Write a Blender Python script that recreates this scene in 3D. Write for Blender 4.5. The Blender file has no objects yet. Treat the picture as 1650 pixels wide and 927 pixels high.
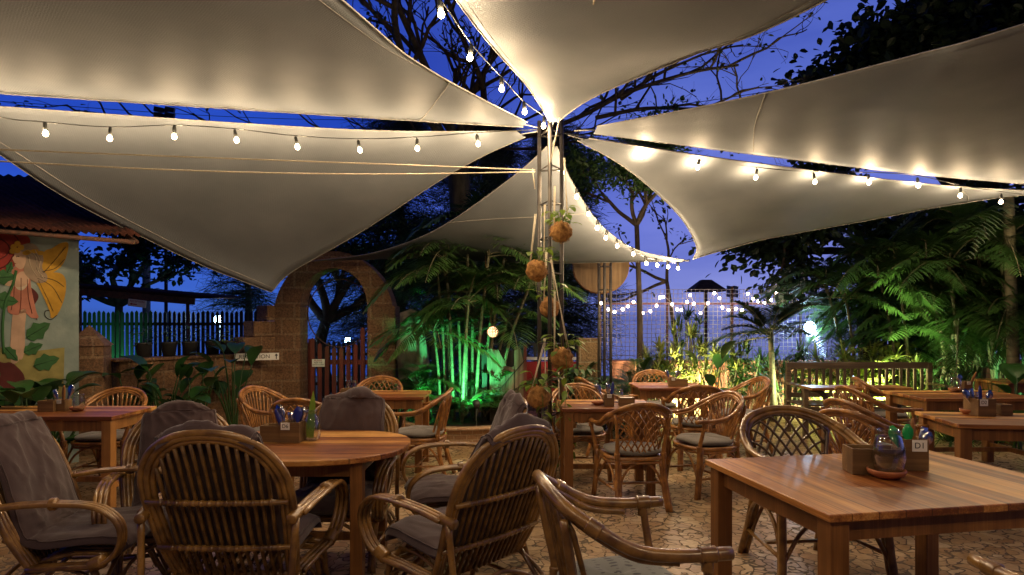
import bpy, math, random
import numpy as np
from mathutils import Vector, Matrix, noise as mnoise
R = math.radians
rng = random.Random(7)
SC = bpy.context.scene
COL = SC.collection

# ------------------------------------------------------------------ camera
EYE = 1.5; HORIZON = 518.0; FPX = 1000.0
cam_d = bpy.data.cameras.new('camera'); cam = bpy.data.objects.new('camera', cam_d); COL.objects.link(cam)
cam.location = (0, 0, EYE); cam.rotation_euler = (R(90), 0, 0)
cam_d.sensor_width = 36; cam_d.lens = 36 * FPX / 1650; cam_d.shift_y = (HORIZON - 463.5) / 1650
cam_d.clip_start = 0.05; cam_d.clip_end = 4000
SC.camera = cam

# ------------------------------------------------------------------ dusk sky
W = bpy.data.worlds.new('World'); SC.world = W; W.use_nodes = True
wn = W.node_tree; wn.nodes.clear()
def N(nt, t, **kw):
    n = nt.nodes.new(t)
    for k, v in kw.items():
        if k.startswith('i_'):
            n.inputs[k[2:].replace('_', ' ')].default_value = v
        else:
            setattr(n, k, v)
    return n
tc = N(wn, 'ShaderNodeTexCoord'); sep = N(wn, 'ShaderNodeSeparateXYZ')
wn.links.new(tc.outputs['Generated'], sep.inputs[0])
def ramp(nt, stops, interp='LINEAR'):
    n = nt.nodes.new('ShaderNodeValToRGB'); cr = n.color_ramp; cr.interpolation = interp
    while len(cr.elements) > 1: cr.elements.remove(cr.elements[-1])
    cr.elements[0].position = stops[0][0]; cr.elements[0].color = (*stops[0][1], 1)
    for p, c in stops[1:]:
        e = cr.elements.new(p); e.color = (*c, 1)
    return n
rl = ramp(wn, [(0, (.03, .07, .25)), (.02, (.035, .10, .46)), (.15, (.018, .065, .46)), (.35, (.012, .045, .38)), (.8, (.006, .02, .2))])
rr = ramp(wn, [(0, (.08, .11, .36)), (.02, (.17, .20, .52)), (.15, (.135, .17, .56)), (.35, (.07, .11, .46)), (.8, (.02, .035, .28))])
wn.links.new(sep.outputs['Z'], rl.inputs[0]); wn.links.new(sep.outputs['Z'], rr.inputs[0])
mr = N(wn, 'ShaderNodeMapRange'); mr.inputs[1].default_value = -.25; mr.inputs[2].default_value = .25
wn.links.new(sep.outputs['X'], mr.inputs[0])
mx = N(wn, 'ShaderNodeMix', data_type='RGBA')
wn.links.new(mr.outputs[0], mx.inputs[0]); wn.links.new(rl.outputs[0], mx.inputs[6]); wn.links.new(rr.outputs[0], mx.inputs[7])
bg = N(wn, 'ShaderNodeBackground'); bg.inputs[1].default_value = 0.9
wo = N(wn, 'ShaderNodeOutputWorld')
mb_ = N(wn, 'ShaderNodeMapRange'); mb_.inputs[1].default_value = -.45; mb_.inputs[2].default_value = .45; mb_.inputs[3].default_value = .12; mb_.inputs[4].default_value = 1
wn.links.new(sep.outputs['Y'], mb_.inputs[0])
mm = N(wn, 'ShaderNodeMix', data_type='RGBA', blend_type='MULTIPLY'); mm.inputs[0].default_value = 1
wn.links.new(mx.outputs[2], mm.inputs[6]); wn.links.new(mb_.outputs[0], mm.inputs[7])
cmp_ = N(wn, 'ShaderNodeMapping'); cmp_.inputs['Scale'].default_value = (1.5, 1.5, 6); wn.links.new(tc.outputs['Generated'], cmp_.inputs[0])
cn = N(wn, 'ShaderNodeTexNoise'); cn.inputs['Scale'].default_value = 2.2; cn.inputs['Detail'].default_value = 5; wn.links.new(cmp_.outputs[0], cn.inputs[0])
crp = ramp(wn, [(.38, (.78, .80, .86)), (.65, (1.15, 1.1, 1.0))]); wn.links.new(cn.outputs[0], crp.inputs[0])
m2 = N(wn, 'ShaderNodeMix', data_type='RGBA', blend_type='MULTIPLY'); m2.inputs[0].default_value = 1
wn.links.new(mm.outputs[2], m2.inputs[6]); wn.links.new(crp.outputs[0], m2.inputs[7]); wn.links.new(m2.outputs[2], bg.inputs[0]); wn.links.new(bg.outputs[0], wo.inputs[0])

SC.view_settings.view_transform = 'Standard'; SC.view_settings.look = 'None'
SC.view_settings.exposure = 0.55; SC.view_settings.gamma = 1
SC.render.engine = 'CYCLES'
SC.cycles.use_denoising = True; SC.cycles.denoiser = 'OPENIMAGEDENOISE'
SC.cycles.max_bounces = 7; SC.cycles.diffuse_bounces = 3; SC.cycles.glossy_bounces = 3
SC.cycles.transmission_bounces = 6; SC.cycles.transparent_max_bounces = 12
SC.cycles.sample_clamp_indirect = 3.0; SC.cycles.blur_glossy = 1.5; SC.cycles.use_light_tree = True
SC.cycles.caustics_reflective = False; SC.cycles.caustics_refractive = False

BULB_W = 12.0      # watts of light of one festoon bulb
WARM = (1.0, .72, .42)

def spot(name, loc, target, energy, color, angle=90, parent=None, size=.06):
    d = bpy.data.lights.new(name, 'SPOT'); d.energy = energy; d.color = color; d.spot_size = R(angle); d.spot_blend = .6
    d.shadow_soft_size = size
    o = bpy.data.objects.new(name, d); COL.objects.link(o)
    v = Vector(target) - Vector(loc)
    o.rotation_euler = v.to_track_quat('-Z', 'Y').to_euler()
    o.location = loc
    if parent is not None:
        o.parent = parent; o.location = Vector(loc) - parent.location
    return o

# ------------------------------------------------------------------ helpers
def at(px, py, d):
    return np.array([(px - 825) * d / FPX, d, EYE + (HORIZON - py) * d / FPX])
def V(*a): return np.array(a, float)
def catmull(P, n=6, closed=False):
    P = [np.asarray(p, float) for p in P]
    if len(P) < 3 and not closed: return P
    out = []; m = len(P)
    rngi = range(m) if closed else range(m - 1)
    for i in rngi:
        if closed: p0, p1, p2, p3 = P[(i-1) % m], P[i], P[(i+1) % m], P[(i+2) % m]
        else:
            p1, p2 = P[i], P[i+1]
            p0 = P[i-1] if i > 0 else 2*p1 - p2
            p3 = P[i+2] if i + 2 < m else 2*p2 - p1
        for k in range(n):
            t = k / n
            out.append(.5 * ((2*p1) + (p2-p0)*t + (2*p0-5*p1+4*p2-p3)*t*t + (-p0+3*p1-3*p2+p3)*t**3))
    if not closed: out.append(P[-1])
    return out

class MB:
    def __init__(self): self.v = []; self.f = []; self.s = []; self.n = 0; self.mi = []; self.cur = 0
    def add(self, vs, fs, smooth=False):
        b = self.n
        self.v.extend([tuple(map(float, p)) for p in vs]); self.n += len(vs)
        for f in fs:
            self.f.append(tuple(b + i for i in f)); self.s.append(smooth); self.mi.append(self.cur)
        return self
    def box(self, c, s, rot=None, taper=None):
        c = np.asarray(c, float); h = np.asarray(s, float) / 2
        vs = []
        for z in (-1, 1):
            k = 1 if (taper is None or z < 0) else taper
            for x, y in ((-1, -1), (1, -1), (1, 1), (-1, 1)):
                p = np.array([x*h[0]*k, y*h[1]*k, z*h[2]])
                if rot is not None: p = np.array(rot) @ p
                vs.append(c + p)
        return self.add(vs, [(3,2,1,0), (4,5,6,7), (0,1,5,4), (1,2,6,5), (2,3,7,6), (3,0,4,7)])
    def bar(self, a, b, w, h):
        a = np.asarray(a, float); b = np.asarray(b, float); d = b - a; L = np.linalg.norm(d); d /= L
        up = V(0, 0, 1) if abs(d[2]) < .95 else V(0, 1, 0)
        s = np.cross(d, up); s /= np.linalg.norm(s); u = np.cross(s, d)
        return self.box((a+b)/2, (L, w, h), np.column_stack([d, s, u]))
    def tube(self, P, r, n=8, sm=0, caps=True, closed=False):
        if sm: P = catmull(P, sm, closed)
        P = np.array([np.asarray(p, float) for p in P]); m = len(P)
        if np.isscalar(r): rr = np.full(m, float(r))
        else:
            r = list(r); rr = np.interp(np.linspace(0, 1, m), np.linspace(0, 1, len(r)), r)
        if closed: T = np.roll(P, -1, 0) - np.roll(P, 1, 0)
        else: T = np.gradient(P, axis=0)
        T /= (np.linalg.norm(T, axis=1)[:, None] + 1e-12)
        ref = V(0, 0, 1) if abs(T[0][2]) < .9 else V(1, 0, 0)
        u = np.cross(T[0], ref); u /= np.linalg.norm(u)
        vs = []; ca = [(math.cos(2*math.pi*k/n), math.sin(2*math.pi*k/n)) for k in range(n)]
        for i in range(m):
            u = u - T[i] * np.dot(u, T[i]); u /= (np.linalg.norm(u) + 1e-12)
            w = np.cross(T[i], u)
            for c, s in ca: vs.append(P[i] + rr[i]*(c*u + s*w))
        fs = []
        for i in range(m if closed else m - 1):
            j = (i + 1) % m
            for k in range(n):
                k2 = (k + 1) % n
                fs.append((i*n+k, i*n+k2, j*n+k2, j*n+k))
        if caps and not closed:
            fs.append(tuple(range(n))[::-1]); fs.append(tuple((m-1)*n + k for k in range(n)))
        return self.add(vs, fs, True)
    def wrap(self, a, b, r, turns=6, n=8):
        a = np.asarray(a, float); b = np.asarray(b, float); P = []; rs = []
        for i in range(turns*2+1):
            P.append(a + (b-a)*i/(turns*2)); rs.append(r*(1.06 if i % 2 else .93))
        return self.tube(P, rs, n)
    def lathe(self, prof, c=(0,0,0), n=20, closed=True):
        c = np.asarray(c, float); vs = []; m = len(prof)
        for (r, z) in prof:
            for k in range(n):
                a = 2*math.pi*k/n; vs.append(c + V(r*math.cos(a), r*math.sin(a), z))
        fs = [(i*n+k, i*n+(k+1) % n, (i+1)*n+(k+1) % n, (i+1)*n+k) for i in range(m-1) for k in range(n)]
        if closed: fs.append(tuple(range(n))[::-1]); fs.append(tuple((m-1)*n+k for k in range(n)))
        return self.add(vs, fs, True)
    def ball(self, c, r, nu=12, nv=8, wob=0, seed=0):
        c = np.asarray(c, float); r = np.asarray(r, float)*np.ones(3)
        vs = [c + V(0, 0, r[2])]
        for i in range(1, nv):
            t = math.pi*i/nv
            for k in range(nu):
                a = 2*math.pi*k/nu
                d = V(math.sin(t)*math.cos(a), math.sin(t)*math.sin(a), math.cos(t))
                q = 1 + wob*mnoise.noise(Vector(d*2.3) + Vector((seed, seed*1.7, 0)))
                vs.append(c + d*r*q)
        vs.append(c - V(0, 0, r[2])); fs = []
        for k in range(nu):
            fs.append((0, 1+k, 1+(k+1) % nu)); b = 1 + (nv-2)*nu
            fs.append((b+(k+1) % nu, b+k, len(vs)-1))
        for i in range(nv-2):
            for k in range(nu): fs.append((1+i*nu+k, 1+(i+1)*nu+k, 1+(i+1)*nu+(k+1) % nu, 1+i*nu+(k+1) % nu))
        return self.add(vs, fs, True)
    def prism(self, poly, o, ux, uz, depth):
        """2D outline extruded: point = o + x*ux + z*uz, thickness along their cross product"""
        o, ux, uz = (np.asarray(q, float) for q in (o, ux, uz)); nn = np.cross(ux, uz); nn /= np.linalg.norm(nn)
        a = [o + x*ux + z*uz for x, z in poly]; n = len(a)
        b = [p + nn*depth for p in a]
        fs = [tuple(range(n))[::-1], tuple(range(n, 2*n))] + [(i, (i+1) % n, n+(i+1) % n, n+i) for i in range(n)]
        return self.add(a + b, fs)
    def grid(self, G, smooth=True, two=None):
        m, n = len(G), len(G[0]); vs = [p for row in G for p in row]
        return self.add(vs, [(i*n+j, i*n+j+1, (i+1)*n+j+1, (i+1)*n+j) for i in range(m-1) for j in range(n-1)], smooth)
    def strap(self, P, w, up=(0,0,1), fold=.25):
        """a leaf blade along P with widths w, folded along its midrib"""
        P = np.array(P, float); m = len(P); T = np.gradient(P, axis=0); T /= np.linalg.norm(T, axis=1)[:, None] + 1e-9
        up = np.asarray(up, float); vs = []
        for i in range(m):
            s = np.cross(T[i], up); L = np.linalg.norm(s)
            s = s/L if L > 1e-3 else V(1, 0, 0)
            nn = np.cross(s, T[i])
            wi = w[i]
            vs += [P[i] - s*wi + nn*wi*fold, P[i], P[i] + s*wi + nn*wi*fold]
        fs = []
        for i in range(m-1):
            a, b = i*3, i*3+3
            fs += [(a, a+1, b+1, b), (a+1, a+2, b+2, b+1)]
        return self.add(vs, fs, True)
    def build(self, name, mat, parent=None, world=False, bevel=0, flat=False):
        me = bpy.data.meshes.new(name)
        vs = self.v
        if world and parent is not None:
            L = parent.location; vs = [(x-L.x, y-L.y, z-L.z) for x, y, z in vs]
        me.from_pydata(vs, [], self.f)
        mats = mat if isinstance(mat, (list, tuple)) else [mat]
        for m in mats: me.materials.append(m)
        me.polygons.foreach_set('use_smooth', [False]*len(self.f) if flat else self.s)
        if len(mats) > 1: me.polygons.foreach_set('material_index', self.mi)
        me.update()
        o = bpy.data.objects.new(name, me); COL.objects.link(o)
        if parent is not None: o.parent = parent
        if bevel:
            b = o.modifiers.new('bevel', 'BEVEL'); b.width = bevel; b.segments = 2; b.limit_method = 'ANGLE'
        return o

def tag(o, label=None, cat=None, group=None, kind=None):
    if label: o['label'] = label
    if cat: o['category'] = cat
    if group: o['group'] = group
    if kind: o['kind'] = kind
    return o
def thing(name, loc, label, cat, group=None, rz=0, sc=1):
    o = bpy.data.objects.new(name, None); COL.objects.link(o); o.empty_display_size = .1
    o.location = tuple(map(float, loc)); o.rotation_euler = (0, 0, rz); o.scale = (sc, sc, sc)
    return tag(o, label, cat, group)
def kids(o): return [c for c in COL.objects if c.parent == o]
def copy_tree(o, parent=None):
    c = o.copy(); COL.objects.link(c)
    if parent is not None: c.parent = parent
    for ch in kids(o): copy_tree(ch, c)
    return c
def dup(o, loc, rz, label, group=None, sc=1):
    c = copy_tree(o); c.location = tuple(map(float, loc)); c.rotation_euler = (0, 0, rz); c.scale = (sc, sc, sc)
    c['label'] = label
    if group: c['group'] = group
    return c

# ------------------------------------------------------------------ materials
def mat(name, col, rough=.6, col2=None, scale=8, bump=0, bscale=60, stretch=(1,1,1), coat=0, metal=0, trans=0, detail=4, contrast=(.35,.65), spec=.5, coord='Object'):
    m = bpy.data.materials.new(name); m.use_nodes = True; nt = m.node_tree; p = nt.nodes['Principled BSDF']
    p.inputs['Base Color'].default_value = (*col, 1); p.inputs['Roughness'].default_value = rough
    p.inputs['Metallic'].default_value = metal; p.inputs['Specular IOR Level'].default_value = spec
    p.inputs['Coat Weight'].default_value = coat; p.inputs['Coat Roughness'].default_value = .15
    t = N(nt, 'ShaderNodeTexCoord'); mp = N(nt, 'ShaderNodeMapping'); mp.inputs['Scale'].default_value = stretch
    nt.links.new(t.outputs[coord], mp.inputs[0])
    if col2 is not None:
        nz = N(nt, 'ShaderNodeTexNoise'); nz.inputs['Scale'].default_value = scale; nz.inputs['Detail'].default_value = detail
        nt.links.new(mp.outputs[0], nz.inputs[0])
        r = ramp(nt, [(contrast[0], col), (contrast[1], col2)]); nt.links.new(nz.outputs[0], r.inputs[0])
        nt.links.new(r.outputs[0], p.inputs['Base Color'])
        rm = N(nt, 'ShaderNodeMapRange'); rm.inputs[3].default_value = max(0, rough-.1); rm.inputs[4].default_value = min(1, rough+.12)
        nt.links.new(nz.outputs[0], rm.inputs[0]); nt.links.new(rm.outputs[0], p.inputs['Roughness'])
    if bump:
        nb = N(nt, 'ShaderNodeTexNoise'); nb.inputs['Scale'].default_value = bscale; nb.inputs['Detail'].default_value = 3
        nt.links.new(mp.outputs[0], nb.inputs[0])
        b = N(nt, 'ShaderNodeBump'); b.inputs['Strength'].default_value = bump; b.inputs['Distance'].default_value = .01
        nt.links.new(nb.outputs[0], b.inputs['Height']); nt.links.new(b.outputs[0], p.inputs['Normal'])
    if trans:
        out = nt.nodes['Material Output']; tr = N(nt, 'ShaderNodeBsdfTranslucent'); ms = N(nt, 'ShaderNodeMixShader'); ms.inputs[0].default_value = trans
        if col2 is not None: nt.links.new(r.outputs[0], tr.inputs[0])
        else: tr.inputs[0].default_value = (*col, 1)
        nt.links.new(p.outputs[0], ms.inputs[1]); nt.links.new(tr.outputs[0], ms.inputs[2]); nt.links.new(ms.outputs[0], out.inputs[0])
    return m
def emis(name, col, s):
    m = bpy.data.materials.new(name); m.use_nodes = True; nt = m.node_tree; p = nt.nodes['Principled BSDF']
    p.inputs['Base Color'].default_value = (0.8, .8, .8, 1)
    p.inputs['Emission Color'].default_value = (*col, 1); p.inputs['Emission Strength'].default_value = s
    return m

M = {}
M['cane'] = mat('varnished_cane', (.42, .19, .048), .3, (.17, .068, .018), 14, .25, 50, (1,1,1), coat=.5)
M['cane_dark'] = mat('dark_cane', (.10, .05, .018), .35, (.05, .025, .01), 14, .25, 50, coat=.3)
M['cane_gold'] = mat('golden_cane', (.33, .175, .042), .3, (.11, .05, .013), 11, .25, 50, coat=.6)
M['cane_slat'] = mat('dull_cane_slats', (.21, .11, .028), .45, (.085, .042, .012), 22, .3, 70)
M['binding'] = mat('cane_binding', (.20, .095, .03), .5, (.07, .03, .01), 60, .5, 160)
M['metal_grey'] = mat('grey_steel', (.085, .075, .065), .5, (.05, .045, .04), 9, .1, 60, metal=.6)
M['rust'] = mat('rusty_steel', (.12, .045, .025), .8, (.05, .03, .022), 20, .3, 80)
M['white_card'] = mat('white_card', (.75, .74, .7), .5)
M['black_ink'] = mat('black_ink', (.015, .015, .015), .5)
M['red_ink'] = mat('red_ink', (.3, .02, .02), .5)
M['rope'] = mat('cream_rope', (.62, .55, .42), .85, (.5, .43, .3), 90, .4, 200)
M['cable'] = mat('black_cable', (.02, .022, .02), .5)
M['steel'] = mat('polished_steel', (.7, .7, .7), .18, metal=1)
M['blue_plastic'] = mat('blue_plastic', (.03, .04, .25), .3)
M['green_plastic'] = mat('green_plastic', (.02, .35, .09), .3)
M['bark'] = mat('tree_bark', (.07, .05, .035), .9, (.03, .022, .017), 9, .8, 22, (1,1,.35))
M['bark_palm'] = mat('palm_stem', (.16, .14, .075), .7, (.07, .075, .04), 10, .4, 30, (1,1,3))
M['soil'] = mat('soil', (.035, .024, .016), .95, (.018, .012, .009), 25, .9, 60)
M['leaf_dark'] = mat('dark_foliage', (.022, .045, .014), .55, (.010, .024, .010), 3, trans=.25)
M['leaf_mid'] = mat('mid_green_foliage', (.045, .10, .022), .5, (.02, .055, .014), 3, trans=.3)
M['leaf_palm'] = mat('palm_foliage', (.065, .15, .032), .42, (.035, .09, .02), 2.5, trans=.3)
M['leaf_broad'] = mat('glossy_broad_leaf', (.035, .11, .022), .38, (.018, .06, .014), 3, trans=.25)
M['leaf_lime'] = mat('lime_leaf', (.17, .26, .03), .45, (.09, .17, .02), 5, trans=.35)
M['leaf_yellow'] = mat('floodlit_yellow_leaf', (.30, .32, .07), .5, (.10, .17, .03), 7, trans=.35)  # yellower leaf tone carries some of the floodlight's yellow in its colour
M['needle'] = mat('needle_foliage', (.020, .042, .018), .6, (.012, .026, .012), 3, trans=.1)
M['coir'] = mat('coconut_fibre', (.50, .26, .075), .95, (.24, .105, .03), 30, 1.0, 90, detail=8)
M['led_off'] = mat('pale_lamp_housing', (.3, .32, .36), .4)
M['terracotta'] = mat('terracotta', (.38, .13, .045), .6, (.28, .085, .03), 12, .15, 40)
M['wicker_white'] = mat('white_wicker', (.6, .5, .35), .7)
M['plastic_pot'] = mat('black_plastic_pot', (.02, .02, .02), .6)

def wood(name, c1, c2, c3, plank=.1, rough=.32, coat=.35, axis=0):
    along = {0: (.7, 15, 15), 1: (15, 15, .7), 2: (15, .7, 15)}[axis]
    """planks that run along one axis, each with its own tone, and a long streaky grain"""
    m = bpy.data.materials.new(name); m.use_nodes = True; nt = m.node_tree; p = nt.nodes['Principled BSDF']; L = nt.links.new
    t = N(nt, 'ShaderNodeTexCoord'); s = N(nt, 'ShaderNodeSeparateXYZ'); L(t.outputs['Object'], s.inputs[0])
    b = 'Y' if axis == 0 else 'X'
    dv = N(nt, 'ShaderNodeMath', operation='DIVIDE'); dv.inputs[1].default_value = plank; L(s.outputs[b], dv.inputs[0])
    fl = N(nt, 'ShaderNodeMath', operation='FLOOR'); L(dv.outputs[0], fl.inputs[0])
    wn_ = N(nt, 'ShaderNodeTexWhiteNoise', noise_dimensions='1D'); L(fl.outputs[0], wn_.inputs['W'])
    ad = N(nt, 'ShaderNodeMath', operation='MULTIPLY'); ad.inputs[1].default_value = 7; L(wn_.outputs[0], ad.inputs[0])
    mp = N(nt, 'ShaderNodeMapping'); mp.inputs['Scale'].default_value = along
    L(t.outputs['Object'], mp.inputs[0])
    va = N(nt, 'ShaderNodeVectorMath', operation='ADD'); L(mp.outputs[0], va.inputs[0]); L(ad.outputs[0], va.inputs[1])
    nz = N(nt, 'ShaderNodeTexNoise'); nz.inputs['Scale'].default_value = 1.4; nz.inputs['Detail'].default_value = 3; nz.inputs['Distortion'].default_value = .25
    L(va.outputs[0], nz.inputs[0])
    mxn = N(nt, 'ShaderNodeMath', operation='MULTIPLY_ADD'); mxn.inputs[1].default_value = .30; L(wn_.outputs[0], mxn.inputs[0])
    hm = N(nt, 'ShaderNodeMath', operation='MULTIPLY'); hm.inputs[1].default_value = .5; L(nz.outputs[0], hm.inputs[0])
    m3 = N(nt, 'ShaderNodeMapping'); m3.inputs['Scale'].default_value = tuple(q*(5.5 if q > 1 else 2.2) for q in along); L(t.outputs['Object'], m3.inputs[0])
    nf = N(nt, 'ShaderNodeTexNoise'); nf.inputs['Scale'].default_value = 1.6; nf.inputs['Detail'].default_value = 3; L(m3.outputs[0], nf.inputs[0])
    hf = N(nt, 'ShaderNodeMath', operation='MULTIPLY_ADD'); hf.inputs[1].default_value = .34; L(nf.outputs[0], hf.inputs[0]); L(hm.outputs[0], hf.inputs[2]); L(hf.outputs[0], mxn.inputs[2])
    r = ramp(nt, [(.42, c1), (.57, c2), (.73, c3)]); L(mxn.outputs[0], r.inputs[0]); L(r.outputs[0], p.inputs['Base Color'])
    fr = N(nt, 'ShaderNodeMath', operation='FRACT'); L(dv.outputs[0], fr.inputs[0])
    gr = ramp(nt, [(0, (.12, .1, .1)), (.03, (.2, .18, .18)), (.05, (1, 1, 1))]); L(fr.outputs[0], gr.inputs[0])
    gm = N(nt, 'ShaderNodeMix', data_type='RGBA', blend_type='MULTIPLY'); gm.inputs[0].default_value = .75 if 'tabletop' in name else 0
    L(r.outputs[0], gm.inputs[6]); L(gr.outputs[0], gm.inputs[7])
    ws = N(nt, 'ShaderNodeTexNoise'); ws.inputs['Scale'].default_value = 4.5; ws.inputs['Detail'].default_value = 5; L(t.outputs['Object'], ws.inputs[0])
    wr = ramp(nt, [(.35, (.72, .70, .68)), (.62, (1, 1, 1))]); L(ws.outputs[0], wr.inputs[0])
    gw = N(nt, 'ShaderNodeMix', data_type='RGBA', blend_type='MULTIPLY'); gw.inputs[0].default_value = 1
    L(gm.outputs[2], gw.inputs[6]); L(wr.outputs[0], gw.inputs[7]); L(gw.outputs[2], p.inputs['Base Color'])
    rm = N(nt, 'ShaderNodeMapRange'); rm.inputs[3].default_value = rough-.08; rm.inputs[4].default_value = rough+.15
    n2 = N(nt, 'ShaderNodeTexNoise'); n2.inputs['Scale'].default_value = 9; L(t.outputs['Object'], n2.inputs[0])
    L(n2.outputs[0], rm.inputs[0]); L(rm.outputs[0], p.inputs['Roughness'])
    p.inputs['Coat Weight'].default_value = coat; p.inputs['Coat Roughness'].default_value = .2
    bp = N(nt, 'ShaderNodeBump'); bp.inputs['Strength'].default_value = .12; bp.inputs['Distance'].default_value = .003
    L(gr.outputs[0], bp.inputs['Height'])
    if 'tabletop' not in name: L(bp.outputs[0], p.inputs['Normal'])
    return m
M['tabletop'] = wood('acacia_tabletop', (.17, .048, .012), (.46, .185, .042), (.74, .40, .12), .105, .36, .12)
M['tabletop_cross'] = wood('acacia_tabletop_cross', (.17, .048, .012), (.46, .185, .042), (.74, .40, .12), .12, .36, .12, axis=2)
M['tableleg'] = wood('acacia_legs', (.20, .08, .018), (.33, .14, .034), (.45, .21, .055), .3, .45, .15, axis=1)
M['crate'] = wood('crate_wood', (.15, .08, .028), (.24, .135, .05), (.33, .2, .08), .3, .6, 0)
M['grey_wood'] = wood('weathered_wood', (.10, .075, .05), (.19, .15, .105), (.28, .23, .16), .12, .8, 0, axis=1)
M['bench_wood'] = wood('bench_wood', (.07, .045, .028), (.13, .09, .055), (.2, .14, .09), .12, .6, .1)
M['red_wood'] = wood('red_painted_wood', (.10, .018, .010), (.17, .03, .017), (.22, .045, .025), .12, .6, .05, axis=1)
M['dark_wood'] = wood('dark_fence_wood', (.02, .022, .02), (.035, .036, .032), (.05, .05, .045), .12, .8, 0, axis=1)
M['disc_wood'] = wood('pale_disc_wood', (.12, .07, .03), (.19, .115, .055), (.25, .16, .08), .3, .7, 0, axis=1)

def cloth(name, c1, c2, pattern=None):
    m = mat(name, c1, .9, c2, 5, .15, 400, spec=.15)
    nt = m.node_tree; p = nt.nodes['Principled BSDF']; p.inputs['Sheen Weight'].default_value = .3
    if pattern is not None:
        t = N(nt, 'ShaderNodeTexCoord'); mp = N(nt, 'ShaderNodeMapping'); mp.inputs['Scale'].default_value = pattern[1]
        nt.links.new(t.outputs['Object'], mp.inputs[0])
        vo = N(nt, 'ShaderNodeTexVoronoi'); vo.inputs['Scale'].default_value = 1; vo.inputs['Randomness'].default_value = .25
        nt.links.new(mp.outputs[0], vo.inputs[0])
        r = ramp(nt, [(.27, pattern[0]), (.31, c1)]); nt.links.new(vo.outputs['Distance'], r.inputs[0])
        nt.links.new(r.outputs[0], p.inputs['Base Color'])
    return m
M['cushion'] = cloth('mauve_grey_cloth', (.080, .052, .052), (.055, .036, .038))
M['cushion_check'] = cloth('checked_grey_cloth', (.15, .135, .12), (.11, .10, .09), ((.045, .04, .045), (45, 28, 10)))
M['cushion_fleck'] = cloth('flecked_grey_cloth', (.19, .20, .18), (.14, .14, .13), ((.05, .05, .06), (34, 16, 4)))

def sail_mat():
    m = bpy.data.materials.new('sail_fabric'); m.use_nodes = True; nt = m.node_tree; L = nt.links.new
    p = nt.nodes['Principled BSDF']; out = nt.nodes['Material Output']
    t = N(nt, 'ShaderNodeTexCoord')
    w = N(nt, 'ShaderNodeTexWave', bands_direction='DIAGONAL'); w.inputs['Scale'].default_value = 30; w.inputs['Distortion'].default_value = .6; w.inputs['Detail'].default_value = 1
    L(t.outputs['Object'], w.inputs[0])
    nz = N(nt, 'ShaderNodeTexNoise'); nz.inputs['Scale'].default_value = 1.6; nz.inputs['Detail'].default_value = 5; L(t.outputs['Object'], nz.inputs[0])
    r1 = ramp(nt, [(.3, (.195, .213, .235)), (.7, (.255, .275, .298))]); L(nz.outputs[0], r1.inputs[0])
    mxx = N(nt, 'ShaderNodeMix', data_type='RGBA', blend_type='MULTIPLY'); mxx.inputs[0].default_value = 1
    r2 = ramp(nt, [(0, (.95, .95, .95)), (1, (1, 1, 1))]); L(w.outputs[0], r2.inputs[0]); L(r1.outputs[0], mxx.inputs[6]); L(r2.outputs[0], mxx.inputs[7])
    L(mxx.outputs[2], p.inputs['Base Color']); p.inputs['Roughness'].default_value = .58; p.inputs['Specular IOR Level'].default_value = .22
    fn = N(nt, 'ShaderNodeTexNoise'); fn.inputs['Scale'].default_value = 120; L(t.outputs['Object'], fn.inputs[0])
    b = N(nt, 'ShaderNodeBump'); b.inputs['Strength'].default_value = .6; b.inputs['Distance'].default_value = .005; L(fn.outputs[0], b.inputs['Height'])
    b2 = N(nt, 'ShaderNodeBump'); b2.inputs['Strength'].default_value = .12; b2.inputs['Distance'].default_value = .004; L(w.outputs[0], b2.inputs['Height']); L(b.outputs[0], b2.inputs['Normal'])
    L(b2.outputs[0], p.inputs['Normal'])
    tr = N(nt, 'ShaderNodeBsdfTranslucent'); L(mxx.outputs[2], tr.inputs[0])
    ms = N(nt, 'ShaderNodeMixShader'); ms.inputs[0].default_value = .28; L(p.outputs[0], ms.inputs[1]); L(tr.outputs[0], ms.inputs[2]); L(ms.outputs[0], out.inputs[0])
    return m
M['sail'] = sail_mat()
M['hem'] = mat('sail_hem', (.30, .29, .27), .8, (.22, .21, .19), 30, .3, 120)

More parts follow.
